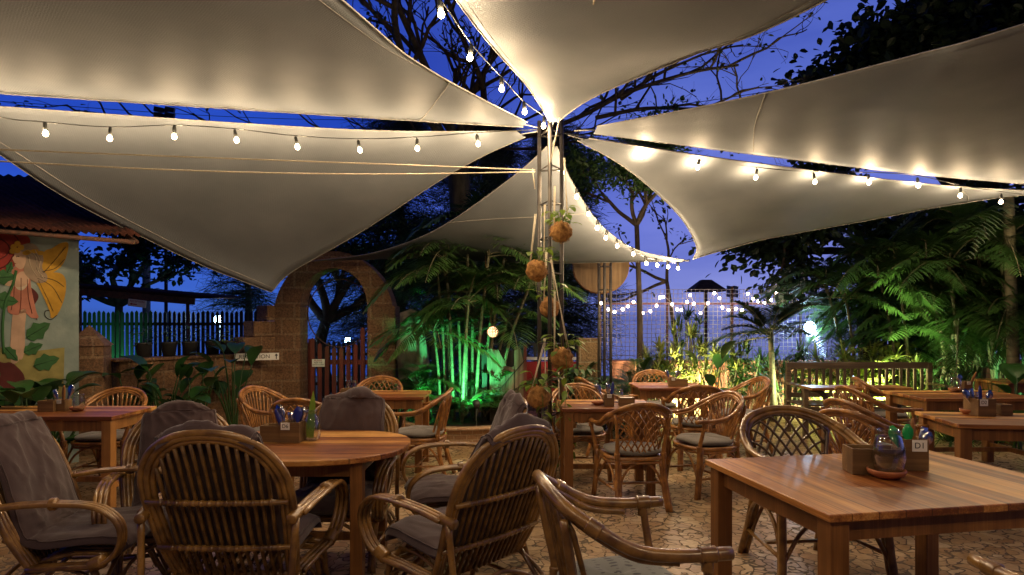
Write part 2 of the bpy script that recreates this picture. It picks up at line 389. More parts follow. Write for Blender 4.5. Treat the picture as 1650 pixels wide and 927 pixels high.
def paving():
    m = bpy.data.materials.new('crazy_paving'); m.use_nodes = True; nt = m.node_tree; L = nt.links.new; p = nt.nodes['Principled BSDF']
    t = N(nt, 'ShaderNodeTexCoord')
    nzd = N(nt, 'ShaderNodeTexNoise'); nzd.inputs['Scale'].default_value = 7; L(t.outputs['Object'], nzd.inputs[0])
    va = N(nt, 'ShaderNodeMix', data_type='RGBA', blend_type='LINEAR_LIGHT'); va.inputs[0].default_value = .10
    L(t.outputs['Object'], va.inputs[6]); L(nzd.outputs['Color'], va.inputs[7])
    v1 = N(nt, 'ShaderNodeTexVoronoi', feature='DISTANCE_TO_EDGE'); v1.inputs['Scale'].default_value = 10.5
    v2 = N(nt, 'ShaderNodeTexVoronoi', feature='F1'); v2.inputs['Scale'].default_value = 10.5
    L(va.outputs[2], v1.inputs[0]); L(va.outputs[2], v2.inputs[0])
    sp = N(nt, 'ShaderNodeSeparateColor'); L(v2.outputs['Color'], sp.inputs[0])
    r = ramp(nt, [(0, (.36, .21, .10)), (.35, (.50, .33, .17)), (.6, (.60, .44, .26)), (.85, (.42, .25, .12)), (1, (.66, .52, .34))]); L(sp.outputs[0], r.inputs[0])
    n3 = N(nt, 'ShaderNodeTexNoise'); n3.inputs['Scale'].default_value = 30; n3.inputs['Detail'].default_value = 6; L(t.outputs['Object'], n3.inputs[0])
    r3 = ramp(nt, [(.3, (.72, .7, .66)), (.7, (1, 1, 1))]); L(n3.outputs[0], r3.inputs[0])
    mu = N(nt, 'ShaderNodeMix', data_type='RGBA', blend_type='MULTIPLY'); mu.inputs[0].default_value = 1; L(r.outputs[0], mu.inputs[6]); L(r3.outputs[0], mu.inputs[7])
    n4 = N(nt, 'ShaderNodeTexNoise'); n4.inputs['Scale'].default_value = 1.1; n4.inputs['Detail'].default_value = 4; L(t.outputs['Object'], n4.inputs[0])
    r4 = ramp(nt, [(.35, (.6, .56, .5)), (.6, (1, 1, 1))]); L(n4.outputs[0], r4.inputs[0])
    mu2 = N(nt, 'ShaderNodeMix', data_type='RGBA', blend_type='MULTIPLY'); mu2.inputs[0].default_value = 1; L(mu.outputs[2], mu2.inputs[6]); L(r4.outputs[0], mu2.inputs[7])
    jn = N(nt, 'ShaderNodeMath', operation='MULTIPLY_ADD'); jn.inputs[1].default_value = .16; jn.inputs[2].default_value = -.08; n5 = N(nt, 'ShaderNodeTexNoise'); n5.inputs['Scale'].default_value = 5; L(t.outputs['Object'], n5.inputs[0]); L(n5.outputs[0], jn.inputs[0])
    js = N(nt, 'ShaderNodeMath', operation='ADD'); L(v1.outputs[0], js.inputs[0]); L(jn.outputs[0], js.inputs[1])
    e = ramp(nt, [(.03, (0, 0, 0)), (.06, (1, 1, 1))]); L(js.outputs[0], e.inputs[0])
    mg = N(nt, 'ShaderNodeMix', data_type='RGBA'); L(e.outputs[0], mg.inputs[0]); mg.inputs[6].default_value = (.10, .07, .042, 1); L(mu2.outputs[2], mg.inputs[7])
    L(mg.outputs[2], p.inputs['Base Color'])
    rr_ = N(nt, 'ShaderNodeMapRange'); rr_.inputs[3].default_value = .85; rr_.inputs[4].default_value = .36; L(e.outputs[0], rr_.inputs[0]); L(rr_.outputs[0], p.inputs['Roughness'])
    b = N(nt, 'ShaderNodeBump'); b.inputs['Strength'].default_value = .7; b.inputs['Distance'].default_value = .006; L(e.outputs[0], b.inputs['Height'])
    b2 = N(nt, 'ShaderNodeBump'); b2.inputs['Strength'].default_value = .25; b2.inputs['Distance'].default_value = .01; L(n3.outputs[0], b2.inputs['Height']); L(b.outputs[0], b2.inputs['Normal'])
    L(b2.outputs[0], p.inputs['Normal'])
    return m
M['paving'] = paving()

def blocks(name, c1, c2, grout, bw, bh, pit=.5, mort=.012, flip=False):
    m = bpy.data.materials.new(name); m.use_nodes = True; nt = m.node_tree; L = nt.links.new; p = nt.nodes['Principled BSDF']
    t = N(nt, 'ShaderNodeTexCoord'); s = N(nt, 'ShaderNodeSeparateXYZ'); L(t.outputs['Object'], s.inputs[0])
    ad = N(nt, 'ShaderNodeMath', operation='ADD'); L(s.outputs['X'], ad.inputs[0]); L(s.outputs['Y'], ad.inputs[1])
    c = N(nt, 'ShaderNodeCombineXYZ'); L(ad.outputs[0], c.inputs[0]); L(s.outputs['Z'], c.inputs[1])
    br = N(nt, 'ShaderNodeTexBrick'); br.inputs['Scale'].default_value = 1; br.inputs['Brick Width'].default_value = bw; br.inputs['Row Height'].default_value = bh
    br.inputs['Mortar Size'].default_value = mort; br.inputs['Mortar Smooth'].default_value = .3
    br.inputs['Color1'].default_value = (*c1, 1); br.inputs['Color2'].default_value = (*c2, 1); br.inputs['Mortar'].default_value = (*grout, 1)
    L(c.outputs[0], br.inputs[0])
    nz = N(nt, 'ShaderNodeTexNoise'); nz.inputs['Scale'].default_value = 38; nz.inputs['Detail'].default_value = 8; nz.inputs['Roughness'].default_value = .7; L(t.outputs['Object'], nz.inputs[0])
    r = ramp(nt, [(.36, (1-pit, 1-pit, 1-pit)), (.6, (1.0, 1.0, 1.0))]); L(nz.outputs[0], r.inputs[0])
    mu = N(nt, 'ShaderNodeMix', data_type='RGBA', blend_type='MULTIPLY'); mu.inputs[0].default_value = 1; L(br.outputs[0], mu.inputs[6]); L(r.outputs[0], mu.inputs[7])
    L(mu.outputs[2], p.inputs['Base Color']); p.inputs['Roughness'].default_value = .85
    b = N(nt, 'ShaderNodeBump'); b.inputs['Strength'].default_value = .9; b.inputs['Distance'].default_value = .015; L(nz.outputs[0], b.inputs['Height'])
    inv = N(nt, 'ShaderNodeMath', operation='SUBTRACT'); inv.inputs[0].default_value = 1; L(br.outputs[1], inv.inputs[1])
    b2 = N(nt, 'ShaderNodeBump'); b2.inputs['Strength'].default_value = .8; b2.inputs['Distance'].default_value = .015; L(inv.outputs[0], b2.inputs['Height']); L(b.outputs[0], b2.inputs['Normal'])
    L(b2.outputs[0], p.inputs['Normal'])
    return m
M['laterite'] = blocks('laterite_blocks', (.27, .145, .068), (.19, .10, .05), (.30, .19, .105), .36, .22, .66, .018)
M['pale_laterite'] = blocks('pale_laterite', (.30, .20, .10), (.24, .15, .07), (.36, .29, .18), .30, .3)
M['pale_brick'] = blocks('pale_brick_tiles', (.44, .27, .15), (.38, .22, .12), (.55, .42, .28), .16, .06, .2, .006)
M['pink_wall'] = mat('pink_plaster', (.36, .15, .10), .85, (.26, .11, .075), 6, .3, 40)
M['mural_bg'] = mat('grey_blue_plaster', (.25, .30, .27), .85, (.15, .20, .19), 3.5, .25, 30)
M['roof_sheet'] = mat('rusty_roof_sheet', (.06, .022, .016), .95, (.022, .012, .011), 7, .2, 40, (1,.3,1))
M['roof_sheet'].node_tree.nodes['Principled BSDF'].inputs['Specular IOR Level'].default_value = .05
M['concrete'] = mat('concrete', (.22, .21, .19), .85, (.15, .14, .13), 8, .2, 50)

def glass():
    m = bpy.data.materials.new('clear_glass'); m.use_nodes = True; nt = m.node_tree; nt.nodes.clear()
    t = N(nt, 'ShaderNodeBsdfTransparent'); t.inputs[0].default_value = (.93, .95, .92, 1); g = N(nt, 'ShaderNodeBsdfGlossy'); g.inputs['Roughness'].default_value = .04
    lw_ = N(nt, 'ShaderNodeLayerWeight'); f = N(nt, 'ShaderNodeMath', operation='POWER'); f.inputs[1].default_value = 1.7; nt.links.new(lw_.outputs['Facing'], f.inputs[0])
    f2 = N(nt, 'ShaderNodeMath', operation='MULTIPLY_ADD'); f2.inputs[1].default_value = .85; f2.inputs[2].default_value = .07; nt.links.new(f.outputs[0], f2.inputs[0]); f = f2; mx_ = N(nt, 'ShaderNodeMixShader'); o = N(nt, 'ShaderNodeOutputMaterial')
    nt.links.new(f.outputs[0], mx_.inputs[0]); nt.links.new(t.outputs[0], mx_.inputs[1]); nt.links.new(g.outputs[0], mx_.inputs[2]); nt.links.new(mx_.outputs[0], o.inputs[0])
    return m
M['glass'] = glass()
def glow_glass(name, col, s):
    m = bpy.data.materials.new(name); m.use_nodes = True; nt = m.node_tree; nt.nodes.clear()
    t = N(nt, 'ShaderNodeBsdfTransparent'); e = N(nt, 'ShaderNodeEmission'); e.inputs[0].default_value = (*col, 1); e.inputs[1].default_value = s
    ad = N(nt, 'ShaderNodeAddShader'); o = N(nt, 'ShaderNodeOutputMaterial')
    nt.links.new(t.outputs[0], ad.inputs[0]); nt.links.new(e.outputs[0], ad.inputs[1]); nt.links.new(ad.outputs[0], o.inputs[0])
    m.cycles.emission_sampling = 'NONE'; return m
def point(p, w, col, parent, r=.02, name='filament'):
    d = bpy.data.lights.new(name, 'POINT'); d.energy = w; d.color = col; d.shadow_soft_size = r
    o = bpy.data.objects.new(name, d); COL.objects.link(o); o.parent = parent; o.location = Vector([float(q) for q in p]); return o
M['bulb'] = glow_glass('lit_filament_bulb', WARM, 14)
M['fairy'] = glow_glass('lit_fairy_bulb', (1, .75, .62), 9)
M['led'] = glow_glass('cool_led_lamp', (.45, .72, 1.0), 25)
M['globe'] = emis('warm_globe_lamp', (1, .5, .26), 2.0)
M['lens_green'] = emis('green_flood_lens', (.05, 1, .35), 10)
M['lens_yellow'] = emis('yellow_flood_lens', (1, .85, .45), 10)

# ================================================================== SETTING
def sheet(name, x0, x1, y0, y1, z, m):
    mb = MB(); mb.add([(x0, y0, z), (x1, y0, z), (x1, y1, z), (x0, y1, z)], [(0, 1, 2, 3)])
    return tag(mb.build(name, m), kind='structure')
sheet('floor', -9, 10, -6, 10.4, 0, M['paving'])
M['earth'] = mat('dark_earth', (.045, .035, .022), .95, (.025, .03, .014), 2, .6, 8)
sheet('ground', -80, 80, -40, 17.5, -.03, M['earth'])
M['sea'] = mat('evening_sea', (.03, .05, .16), .12, bump=.02, bscale=.6)
sheet('sea', -3000, 3000, 17, 3500, -.6, M['sea'])

# ================================================================== SAILS
def sail(name, apex, A, B, left, right, outer, label, seam_t=None, n=26, tw=.0):
    """left/right: edge curves apex->A / apex->B (mid points); outer: mid points A->B"""
    Lc = catmull([apex] + left + [A], 12); Rc = catmull([apex] + right + [B], 12); Oc = catmull([A] + outer + [B], 12)
    def samp(C, t):
        C = np.array(C); s = t*(len(C)-1); i = min(int(s), len(C)-2); return C[i] + (C[i+1]-C[i])*(s-i)
    def S(s, t):
        base = samp(Lc, t)*(1-s) + samp(Rc, t)*s
        o = samp(Oc, s) - (A*(1-s) + B*s)
        p = base + o*t**1.5
        p = p + V(0, 0, -tw*math.sin(math.pi*t)*4*s*(1-s))
        q = .035*t*mnoise.noise(Vector((s*3.2 + p[0]*.05, t*1.3, apex[0]*9)))*math.sin(math.pi*s) + .007*t*math.sin(19*s + 5*t*s)*(1-math.sin(math.pi*s))
        return p + V(0, 0, q)
    root = thing(name, apex, label, 'shade sail', 'cream shade sails fanning out from the lattice mast')
    mb = MB(); mb.grid([[S(s/n, (t/n)**1.0) for s in range(n+1)] for t in range(1, n+1)])
    o = mb.build('sail_cloth', M['sail'], root, world=True)
    sd = o.modifiers.new('thick', 'SOLIDIFY'); sd.thickness = .003
    h = MB(); t0 = 1/n
    h.tube([S(0, t0+(1-t0)*k/30) for k in range(31)], .006, 6); h.tube([S(1, t0+(1-t0)*k/30) for k in range(31)], .006, 6)
    h.tube([S(k/30, 1) for k in range(31)], .006, 6)
    h.tube([S(.035, t0+(.96-t0)*k/30) for k in range(31)], .0022, 4); h.tube([S(.965, t0+(.96-t0)*k/30) for k in range(31)], .0022, 4); h.tube([S(.035+.93*k/30, .965) for k in range(31)], .0022, 4)
    h.tube([apex, S(.5, t0)], .006, 5)
    h.build('hem', M['hem'], root, world=True)
    if seam_t:
        q = MB()
        for (s0, t0_, s1, t1) in seam_t:
            q.tube([S(s0+(s1-s0)*k/16, t0_+(t1-t0_)*k/16) - V(0, 0, .004) for k in range(17)], .0045, 6)
        q.build('seam', M['hem'], root, world=True)
    return S
AP = at(885, 207, 5.8)
R_pole = at(1690, 308, 7.1)
# upper left
A1 = at(-330, 128, 4.6); B1 = V(-1.95, .6, 3.38)
sail('shade_sail', at(866, 206, 5.8), A1, B1, [at(640, 193, 5.55), at(0, 151, 4.8)], [at(690, 112, 4.4), at(552, 0, 3.4)], [V(-3.7, 2.7, 3.3)],
     'large cream sail at upper left, its lower edge above the left string of bulbs', [(.0, .30, 1, .27)])
# left, dropping behind the two ropes
S2 = sail('shade_sail', at(866, 212, 5.85), at(-140, 160, 4.9), at(437, 470, 7.6), [at(560, 209, 5.6), at(0, 172, 5.0)], [at(740, 272, 6.3), at(580, 375, 7.1), at(470, 438, 7.5)],
          [at(0, 248, 5.4), at(150, 342, 6.2), at(330, 430, 7.1)], 'cream sail at the left behind the bulbs and the two ropes', [(0, .86, 1, .95)])
# centre far
sail('shade_sail', at(893, 226, 5.95), at(500, 421, 8.7), at(1112, 420, 8.6), [at(820, 290, 6.6), at(700, 372, 7.6), at(600, 408, 8.3)], [at(920, 290, 6.4), at(960, 355, 7.2), at(1025, 402, 8.1)],
     [at(700, 417, 8.7), at(850, 424, 8.7)], 'low cream sail behind the mast with a straight bottom edge', [(0, .45, 1, .45)])
# right lower
sail('shade_sail', at(915, 218, 5.85), at(1117, 418, 8.3), R_pole, [at(1010, 272, 6.3), at(1092, 345, 7.3), at(1122, 396, 8.1)], [at(1200, 261, 6.2), at(1500, 297, 6.8)],
     [at(1240, 385, 8.0), at(1500, 335, 7.5)], 'cream sail at the right whose curved left edge ends over the wire fence', [(1, .72, .76, 1)])
# right upper
sail('shade_sail', at(925, 211, 5.8), at(1760, 306, 7.0), V(4.9, 3.1, 3.75), [at(1200, 247, 6.0), at(1480, 281, 6.6)], [at(1200, 158, 4.9), at(1480, 88, 4.0), at(1650, 38, 3.65)],
     [V(5.5, 5.0, 3.3)], 'long cream sail at the upper right, above the right string of bulbs', [(0, .35, 1, .28)])
# top centre
sail('shade_sail', at(890, 203, 5.75), V(-1.15, .7, 3.5), V(3.3, 1.0, 3.6), [at(850, 140, 4.9), at(735, 0, 3.5)], [at(955, 158, 4.9), at(1110, 92, 4.2), at(1330, 0, 3.5)],
     [V(1, 1.3, 3.45)], 'cream sail overhead at the top centre, crossed by a rope')

# ================================================================== MASTS
def truss(name, bases, top, label, r=.02, step=.33):
    root = thing(name, (bases[0][0], bases[0][1], 0), label, 'mast')
    for b in bases:
        MB().tube([(b[0], b[1], 0), (b[0], b[1], top)], r, 10).build('post', M['metal_grey'], root, world=True)
    k = 0; z = .3
    while z < top - .1:
        m = MB()
        for i in range(3):
            a, b = bases[i], bases[(i+1) % 3]
            m.tube([(a[0], a[1], z), (b[0], b[1], z)], r*.35, 6)
        m.build('rung', M['metal_grey'], root, world=True); z += step
    return root
def xy(px, d): return ((px-825)*d/FPX, d)
mast = truss('lattice_mast', [xy(869, 5.95), xy(886, 5.68), xy(905, 5.9)], 3.42, 'tall three-legged steel lattice mast in the middle where all sails meet')
tb = truss('lattice_mast', [xy(965, 8.9), xy(974, 8.7), xy(984, 8.92)], 2.6, 'shorter lattice mast in front of the round wooden disc')

# ================================================================== FESTOON LIGHTS
def festoon(pts_cable, bulbs, label, r=.020, drop=.075, m='bulb', cab=.0045, grp='strings of warm light bulbs', cm='cable'):
    root = thing('string_light', pts_cable[0], label, 'string lights', grp)
    MB().tube(pts_cable, cab, 5, sm=6).build('cable', M[cm], root, world=True)
    for b in bulbs:
        b = np.asarray(b, float)
        k = r/.020
        tl = np.array(Matrix.Rotation(rng.uniform(-.22, .22), 3, 'Y')); top_ = V(0, 0, drop*1.2)
        def tilt(m_): m_.v = [tuple(b + top_ + tl @ (V(*q) - top_)) for q in m_.v]; return m_
        bb = MB(); bb.lathe([(r*.35, drop*.42), (r*.6, r*1.1), (r*.93, r*.45), (r, 0), (r*.8, -r*.62), (r*.35, -r*.98), (.001, -r*1.05)], (0, 0, 0), 10); tilt(bb)
        bo = bb.build('bulb', M[m], root, world=True)
        if m == 'bulb':
            point(b + top_ + tl @ (-top_) - V(*root.location), BULB_W*rng.uniform(.85, 1.15), WARM, bo)
            s = MB(); s.lathe([(.006, drop*1.25), (.014, drop*1.1), (.016, drop*.7), (.015, drop*.36)], (0, 0, 0), 8); tilt(s)
            so = s.build('socket', M['cable'], None); so.parent = bo
            so.data.transform(Matrix.Translation(-root.location))
    return root
def on(pxs, d0, d1, x0, x1):
    return [at(px, py, d0 + (d1-d0)*(px-x0)/(x1-x0)) for px, py in pxs]
la = [(72, 216), (178, 224), (281, 221), (378, 227), (476, 238), (577, 243), (672, 240), (768, 233)]
festoon(on([(-90, 160), (0, 189)] + [(px, py-19) for px, py in la] + [(866, 209)], 4.75, 5.8, 0, 870), on(la, 4.75, 5.8, 0, 870) + [at(-30, 200, 4.7)],
        'string of bulbs along the top of the left sail')
lb = [(1037, 251), (1127, 271), (1220, 287), (1311, 294), (1399, 295), (1478, 300), (1548, 316), (1613, 326)]
festoon(on([(908, 215)] + [(px, py-17) for px, py in lb] + [(1690, 318)], 5.85, 7.0, 900, 1690), on(lb, 5.85, 7.0, 900, 1690) + [at(1680, 336, 7.0)],
        'string of bulbs in front of the right sail')
cb = [at(877, 204, 5.62), at(844, 181, 5.2), at(808, 144, 4.62), at(760, 94, 4.04), at(708, 24, 3.43)]
ov = [V(-.62, 2.7, 3.17), V(-.86, 1.95, 2.95), V(-1.15, 1.2, 2.8), V(-1.4, .5, 2.75), V(-.6, .25, 2.7), V(.3, .3, 2.7), V(1.2, .45, 2.7), V(2.1, .7, 2.7), V(2.9, 1.1, 2.75), V(3.5, 1.6, 2.8)]  # unseen bulbs; the run crossing right is added, hung low to light tables
festoon([at(884, 200, 5.75)] + [p + V(0, 0, .09) for p in cb + ov] + [V(4.2, 2.4, 3.4)], cb + ov, 'string of bulbs from the mast overhead towards the viewer, with unseen bulbs added for light')
o2 = [V(x, y, z) for x, y, z in ((1.15, 3.9, 3.02), (1.7, 3.1, 2.98), (2.25, 2.3, 2.98), (2.8, 1.5, 3.05), (3.3, .7, 3.15))]
ld = [(908, 279), (929, 318), (946, 346), (963, 368), (978, 384), (994, 397), (1018, 410), (1040, 425), (1057, 428), (1075, 431), (1092, 433)]
dd = [at(px, py, 6 + 2.5*(i/10)) for i, (px, py) in enumerate(ld)]
festoon([at(905, 255, 5.9)] + [p + V(0, 0, .08) for p in dd] + [at(1112, 418, 8.6)], dd, 'string of bulbs curving down the edge of the low sail behind the mast')

# ropes
def rope(P, label, r=.006, grp=None):
    mb = MB(); mb.tube(P, r, 6, sm=5); o = mb.build('rope', M['rope']); tag(o, label, 'rope', grp)
rope([at(-60, 239, 4.4), at(300, 253, 4.9), at(862, 274, 5.9)], 'upper of the two cream ropes running from the mast to the left', .006)
rope([at(-60, 257, 4.4), at(300, 275, 4.9), at(600, 281, 5.4), at(862, 277, 5.9)], 'lower of the two cream ropes running from the mast to the left', .006)
rope([at(858, 272, 5.85), at(862, 305, 5.85)], 'short rope end knotted on the mast beside the two ropes', .005)
rope([at(965, -30, 3.2), at(935, 90, 4.3), at(905, 178, 5.4), at(887, 262, 5.66)], 'cream rope coming down from the overhead sail to the mast', .006)
# power lines in the sky
for a, b, lab in ((at(900, 190, 20), at(1700, 65, 9), 'upper thin wire crossing the sky at the right'), (at(900, 222, 20), at(1700, 85, 9), 'lower thin wire crossing the sky at the right'),
                  (at(-50, 160, 14), at(700, 195, 20), 'thin wire seen in the gap between the two left sails')):
    mb = MB(); mb.tube([a, (a+b)/2 - V(0, 0, .15), b], .008, 5, sm=5); tag(mb.build('power_line', M['cable']), lab, 'wire')

# ================================================================== COIR BALL PLANTERS
def small_leaf(mb, p, d, L, w, droop=.5):
    d = np.asarray(d, float); d /= np.linalg.norm(d); P = []
    for i in range(5):
        t = i/4; P.append(p + d*L*t + V(0, 0, -droop*L*t*t))
    mb.strap(P, [w*q for q in (.12, .8, 1, .65, .03)], fold=.2)
kok = [((904, 374), 5.5, 17.5, 'coir ball planter, highest of those hanging on the mast', [(893, 300), (908, 255)], 9),
       ((865, 436), 5.45, 17, 'coir ball planter left of the mast, second from the top', [(862, 345), (877, 330)], 5),
       ((886, 495), 5.8, 15.5, 'coir ball planter inside the mast, third from the top', [(880, 400), (884, 400)], 4),
       ((905, 578), 5.5, 18, 'heart-shaped coir ball planter right of the mast with yellow leaves', [(893, 470), (886, 415)], 10),
       ((868, 640), 5.45, 18.5, 'pale coir ball planter low at the left of the mast', [(878, 545), (876, 545)], 7),
       ((912, 684), 6.0, 16, 'coir ball planter lowest behind the mast legs', [(900, 600), (905, 600)], 9)]
for i, ((px, py), d, r, lab, ropes, nl) in enumerate(kok):
    c = at(px, py, d); rr_ = r*d/1000
    root = thing('coir_planter', c, lab, 'planter', 'coir ball planters hanging on the mast')
    mb = MB(); mb.ball(c, (rr_, rr_, rr_*.98), 18, 12, wob=.25, seed=i*3.1); 
    for k in range(420):
        u_ = rng.uniform(-1, 1); a = rng.uniform(0, 6.3); n_ = V(math.sqrt(1-u_*u_)*math.cos(a), math.sqrt(1-u_*u_)*math.sin(a), u_); t_ = np.cross(n_, V(rng.uniform(-1, 1), rng.uniform(-1, 1), rng.uniform(-1, 1))); t_ /= np.linalg.norm(t_)
        p_ = c + n_*rr_*.97; e_ = p_ + t_*rr_*rng.uniform(.2, .4) + n_*rr_*rng.uniform(.02, .16); s_ = np.cross(n_, t_)*.0012; mb.add([p_ - s_, p_ + s_, e_ + s_, e_ - s_], [(0, 1, 2, 3)])
    o = mb.build('coir_ball', M['coir'], root, world=True)
    q = MB()
    for k, (a, b) in enumerate(ropes):
        q.tube([c + V((k-.5)*rr_*1.4, -rr_*.3, rr_*.5), at(a, b, d+.1)], .004, 5)
        q.tube([c + V((k-.5)*rr_*1.2, rr_*.3, rr_*.5), at(a+2, b, d+.15)], .004, 5)
    q.build('hanging_cord', M['rope'], root, world=True)
    pl = MB()
    for k in range(nl*2):
        a = rng.uniform(0, 6.3); st = c + V(.3*rr_*math.cos(a), .3*rr_*math.sin(a), rr_*.85); L = rng.uniform(.05, .14)
        tip = st + V(math.cos(a)*L*.8, math.sin(a)*L*.8, rng.uniform(-.02, .14))
        pl.tube([st, (st+tip)/2 + V(0, 0, .02), tip], .0025, 4, sm=2)
        small_leaf(pl, tip, V(math.cos(a), math.sin(a), rng.uniform(-.3, .4)), rng.uniform(.07, .12), rng.uniform(.022, .036), .4)
    if i in (3, 5, 4):
        x = c.copy(); pl.tube([c + V(0, 0, rr_*.9), c + V(.03, -rr_*1.1, 0), c + V(.03, -.08, -.25), c + V(.02, -.08, -.5)], .0028, 4, sm=3)
        for k in range(9):
            x = x + V(rng.uniform(-.02, .02), rng.uniform(-.02, .01), -.055); a = rng.uniform(0, 6.3)
            small_leaf(pl, x + V(.03, -.08, 0), V(math.cos(a), math.sin(a), -.4), .09, .026, .6)
    pl.build('trailing_plant', M['leaf_lime'], root, world=True)

# ================================================================== CHAIRS
def panel_pt(a, b, hw0=.155, hw1=.215, z0=.43, H=.385):
    zt = H*math.sqrt(max(0, 1-.42*a*a))
    return V(a*(hw0 + (hw1-hw0)*b), -.205 - .075*b + .06*a*a*(1-.2*b), z0 + b*zt)
def sym(P): return [V(-p[0], p[1], p[2]) for p in P]
def dining(kind, cm, sm, cush, label, loc, rz, sc=1, tk=1, group='rattan dining armchairs on the terrace'):
    root = thing('rattan_armchair', loc, label, 'armchair', group, rz, sc)
    C = M[cm]
    half = [V(.30, .29, .655), V(.30, .12, .655), V(.292, -.03, .675), V(.268, -.15, .735), V(.20, -.25, .80), V(.10, -.29, .838)]
    rail = half + [V(0, -.298, .85)] + sym(half)[::-1]
    mb = MB(); mb.tube(rail, .0175*tk, 10, sm=6)
    inner = [p*V(.93, .95, 1) - V(0, 0, .022) for p in rail[1:-1]]
    mb.tube([q - V(0, 0, .01*(tk-1)*2) for q in inner], .012*tk, 8, sm=6)
    for s in (-1, 1):
        mb.wrap((s*.30, .235, .655), (s*.30, .175, .655), .0215*tk, 5)
        mb.wrap((s*.268, -.15, .735), (s*.245, -.19, .76), .0215*tk, 4)
    mb.build('arm_rail', C, root)
    p = MB()
    ed = [panel_pt(-1, b/8) for b in range(9)] + [panel_pt(-1 + a/5, 1) for a in range(1, 10)] + [panel_pt(1, 1-b/8) for b in range(9)]
    p.tube(ed, .0105, 7)
    p.tube([panel_pt(a, 0) for a in np.linspace(-1, 1, 9)], .0105, 7)
    if kind == 'slat':
        for a in np.linspace(-.84, .84, 9):
            p.tube([panel_pt(a*(.8+.2*b), b) for b in np.linspace(0, 1, 6)], .008, 6)
        p.tube([panel_pt(a, .03) + V(0, .012, 0) for a in np.linspace(-1, 1, 7)], .008, 6)
    elif kind == 'chevron':
        for a in np.linspace(-.9, .9, 10):
            e = a*1.0
            p.tube([panel_pt(max(-1, min(1, a*.45 + e*.5*b + (.35*b if a > 0 else -.35*b)*abs(a))), b) for b in np.linspace(0, 1, 6)], .0075, 6)
        for a in np.linspace(-.7, .7, 6):
            P = [(a + (.5-b)*.8*(-1 if a > 0 else 1), b) for b in np.linspace(.35, .98, 5)]
            p.tube([panel_pt(max(-1, min(1, u)), v) + V(0, .008, 0) for u, v in P], .006, 5)
    else:
        k = 1.25
        for sgn in (-1, 1):
            for c in np.linspace(-2.1, 2.1, 15):
                P = []
                for b in np.linspace(.0, 1, 15):
                    a = c + sgn*k*(b-.5)
                    if -1 <= a <= 1: P.append(panel_pt(a, b) + V(0, .006*sgn, 0))
                if len(P) > 1: p.tube(P, .0068, 5)
    p.build('back_panel', M[sm], root)
    # seat frame and cushion
    f = MB()
    ring = [V(.245*np.sign(c)*abs(c)**.7, .235*np.sign(s)*abs(s)**.7, .405) for c, s in ((math.cos(a), math.sin(a)) for a in np.linspace(0, 2*math.pi, 28, endpoint=False))]
    f.tube(ring, .0165, 8, closed=True); f.tube([q + V(0, 0, -.03) for q in ring], .011, 6, closed=True)
    f.add([q*V(.97, .97, 1) + V(0, 0, .004) for q in ring], [tuple(range(28))])
    f.build('seat_frame', C, root)
    c = MB(); G = []
    for t in np.linspace(0, math.pi, 11):
        row = []
        for a in np.linspace(0, 2*math.pi, 29):
            ca, sa = math.cos(a), math.sin(a); k = math.sin(t)**.55
            row.append(V(.235*np.sign(ca)*abs(ca)**.75*k, .225*np.sign(sa)*abs(sa)**.75*k, .447 + .032*np.sign(math.cos(t))*abs(math.cos(t))**.8 + .004*math.sin(a*5)))
        G.append(row)
    c.grid(G); c.build('seat_cushion', M[cush], root)
    for s in (-1, 1):
        l = MB(); P = [V(s*.265, .265, 0), V(s*.25, .235, .22), V(s*.25, .225, .41), V(s*.285, .215, .55), V(s*.30, .205, .65)]
        l.tube(P, [.019, .019, .018, .016, .015], 9, sm=4); l.tube([q + V(-s*.004, -.028, 0) for q in P[:3]], .015, 8, sm=3)
        l.wrap(P[2] - V(0, 0, .02), P[2] + V(0, 0, .03), .026, 4); l.wrap(P[4] - V(0, 0, .05), P[4] - V(0, 0, .012), .021, 4)
        l.build('leg', C, root)
        l = MB(); P = [V(s*.215, -.30, 0), V(s*.20, -.235, .2), V(s*.19, -.20, .42), V(s*.20, -.235, .6), V(s*.222, -.265, .765)]
        l.tube(P, [.019, .018, .018, .015, .014], 9, sm=4); l.tube([q + V(-s*.026, .004, 0) for q in P[:3]], .014, 8, sm=3)
        l.wrap(P[2] - V(0, 0, .02), P[2] + V(0, 0, .03), .025, 4)
        l.build('leg', C, root)
    b = MB()
    for s in (-1, 1):
        b.tube([V(s*.255, .24, .13), V(s*.245, .15, .31), V(s*.243, 0, .385), V(s*.22, -.15, .31), V(s*.21, -.25, .13)], .010, 7, sm=5)
        b.tube([V(s*.25, .22, .16), V(s*.205, -.25, .16)], .010, 7)
    for y, hw in ((.235, .25), (-.22, .2)):
        b.tube([V(-hw, y, .13), V(-hw*.6, y, .31), V(0, y, .38), V(hw*.6, y, .31), V(hw, y, .13)], .010, 7, sm=5)
    b.tube([V(-.235, -.01, .16), V(.235, -.01, .16)], .010, 7)
    b.build('brace', C, root)
    return root

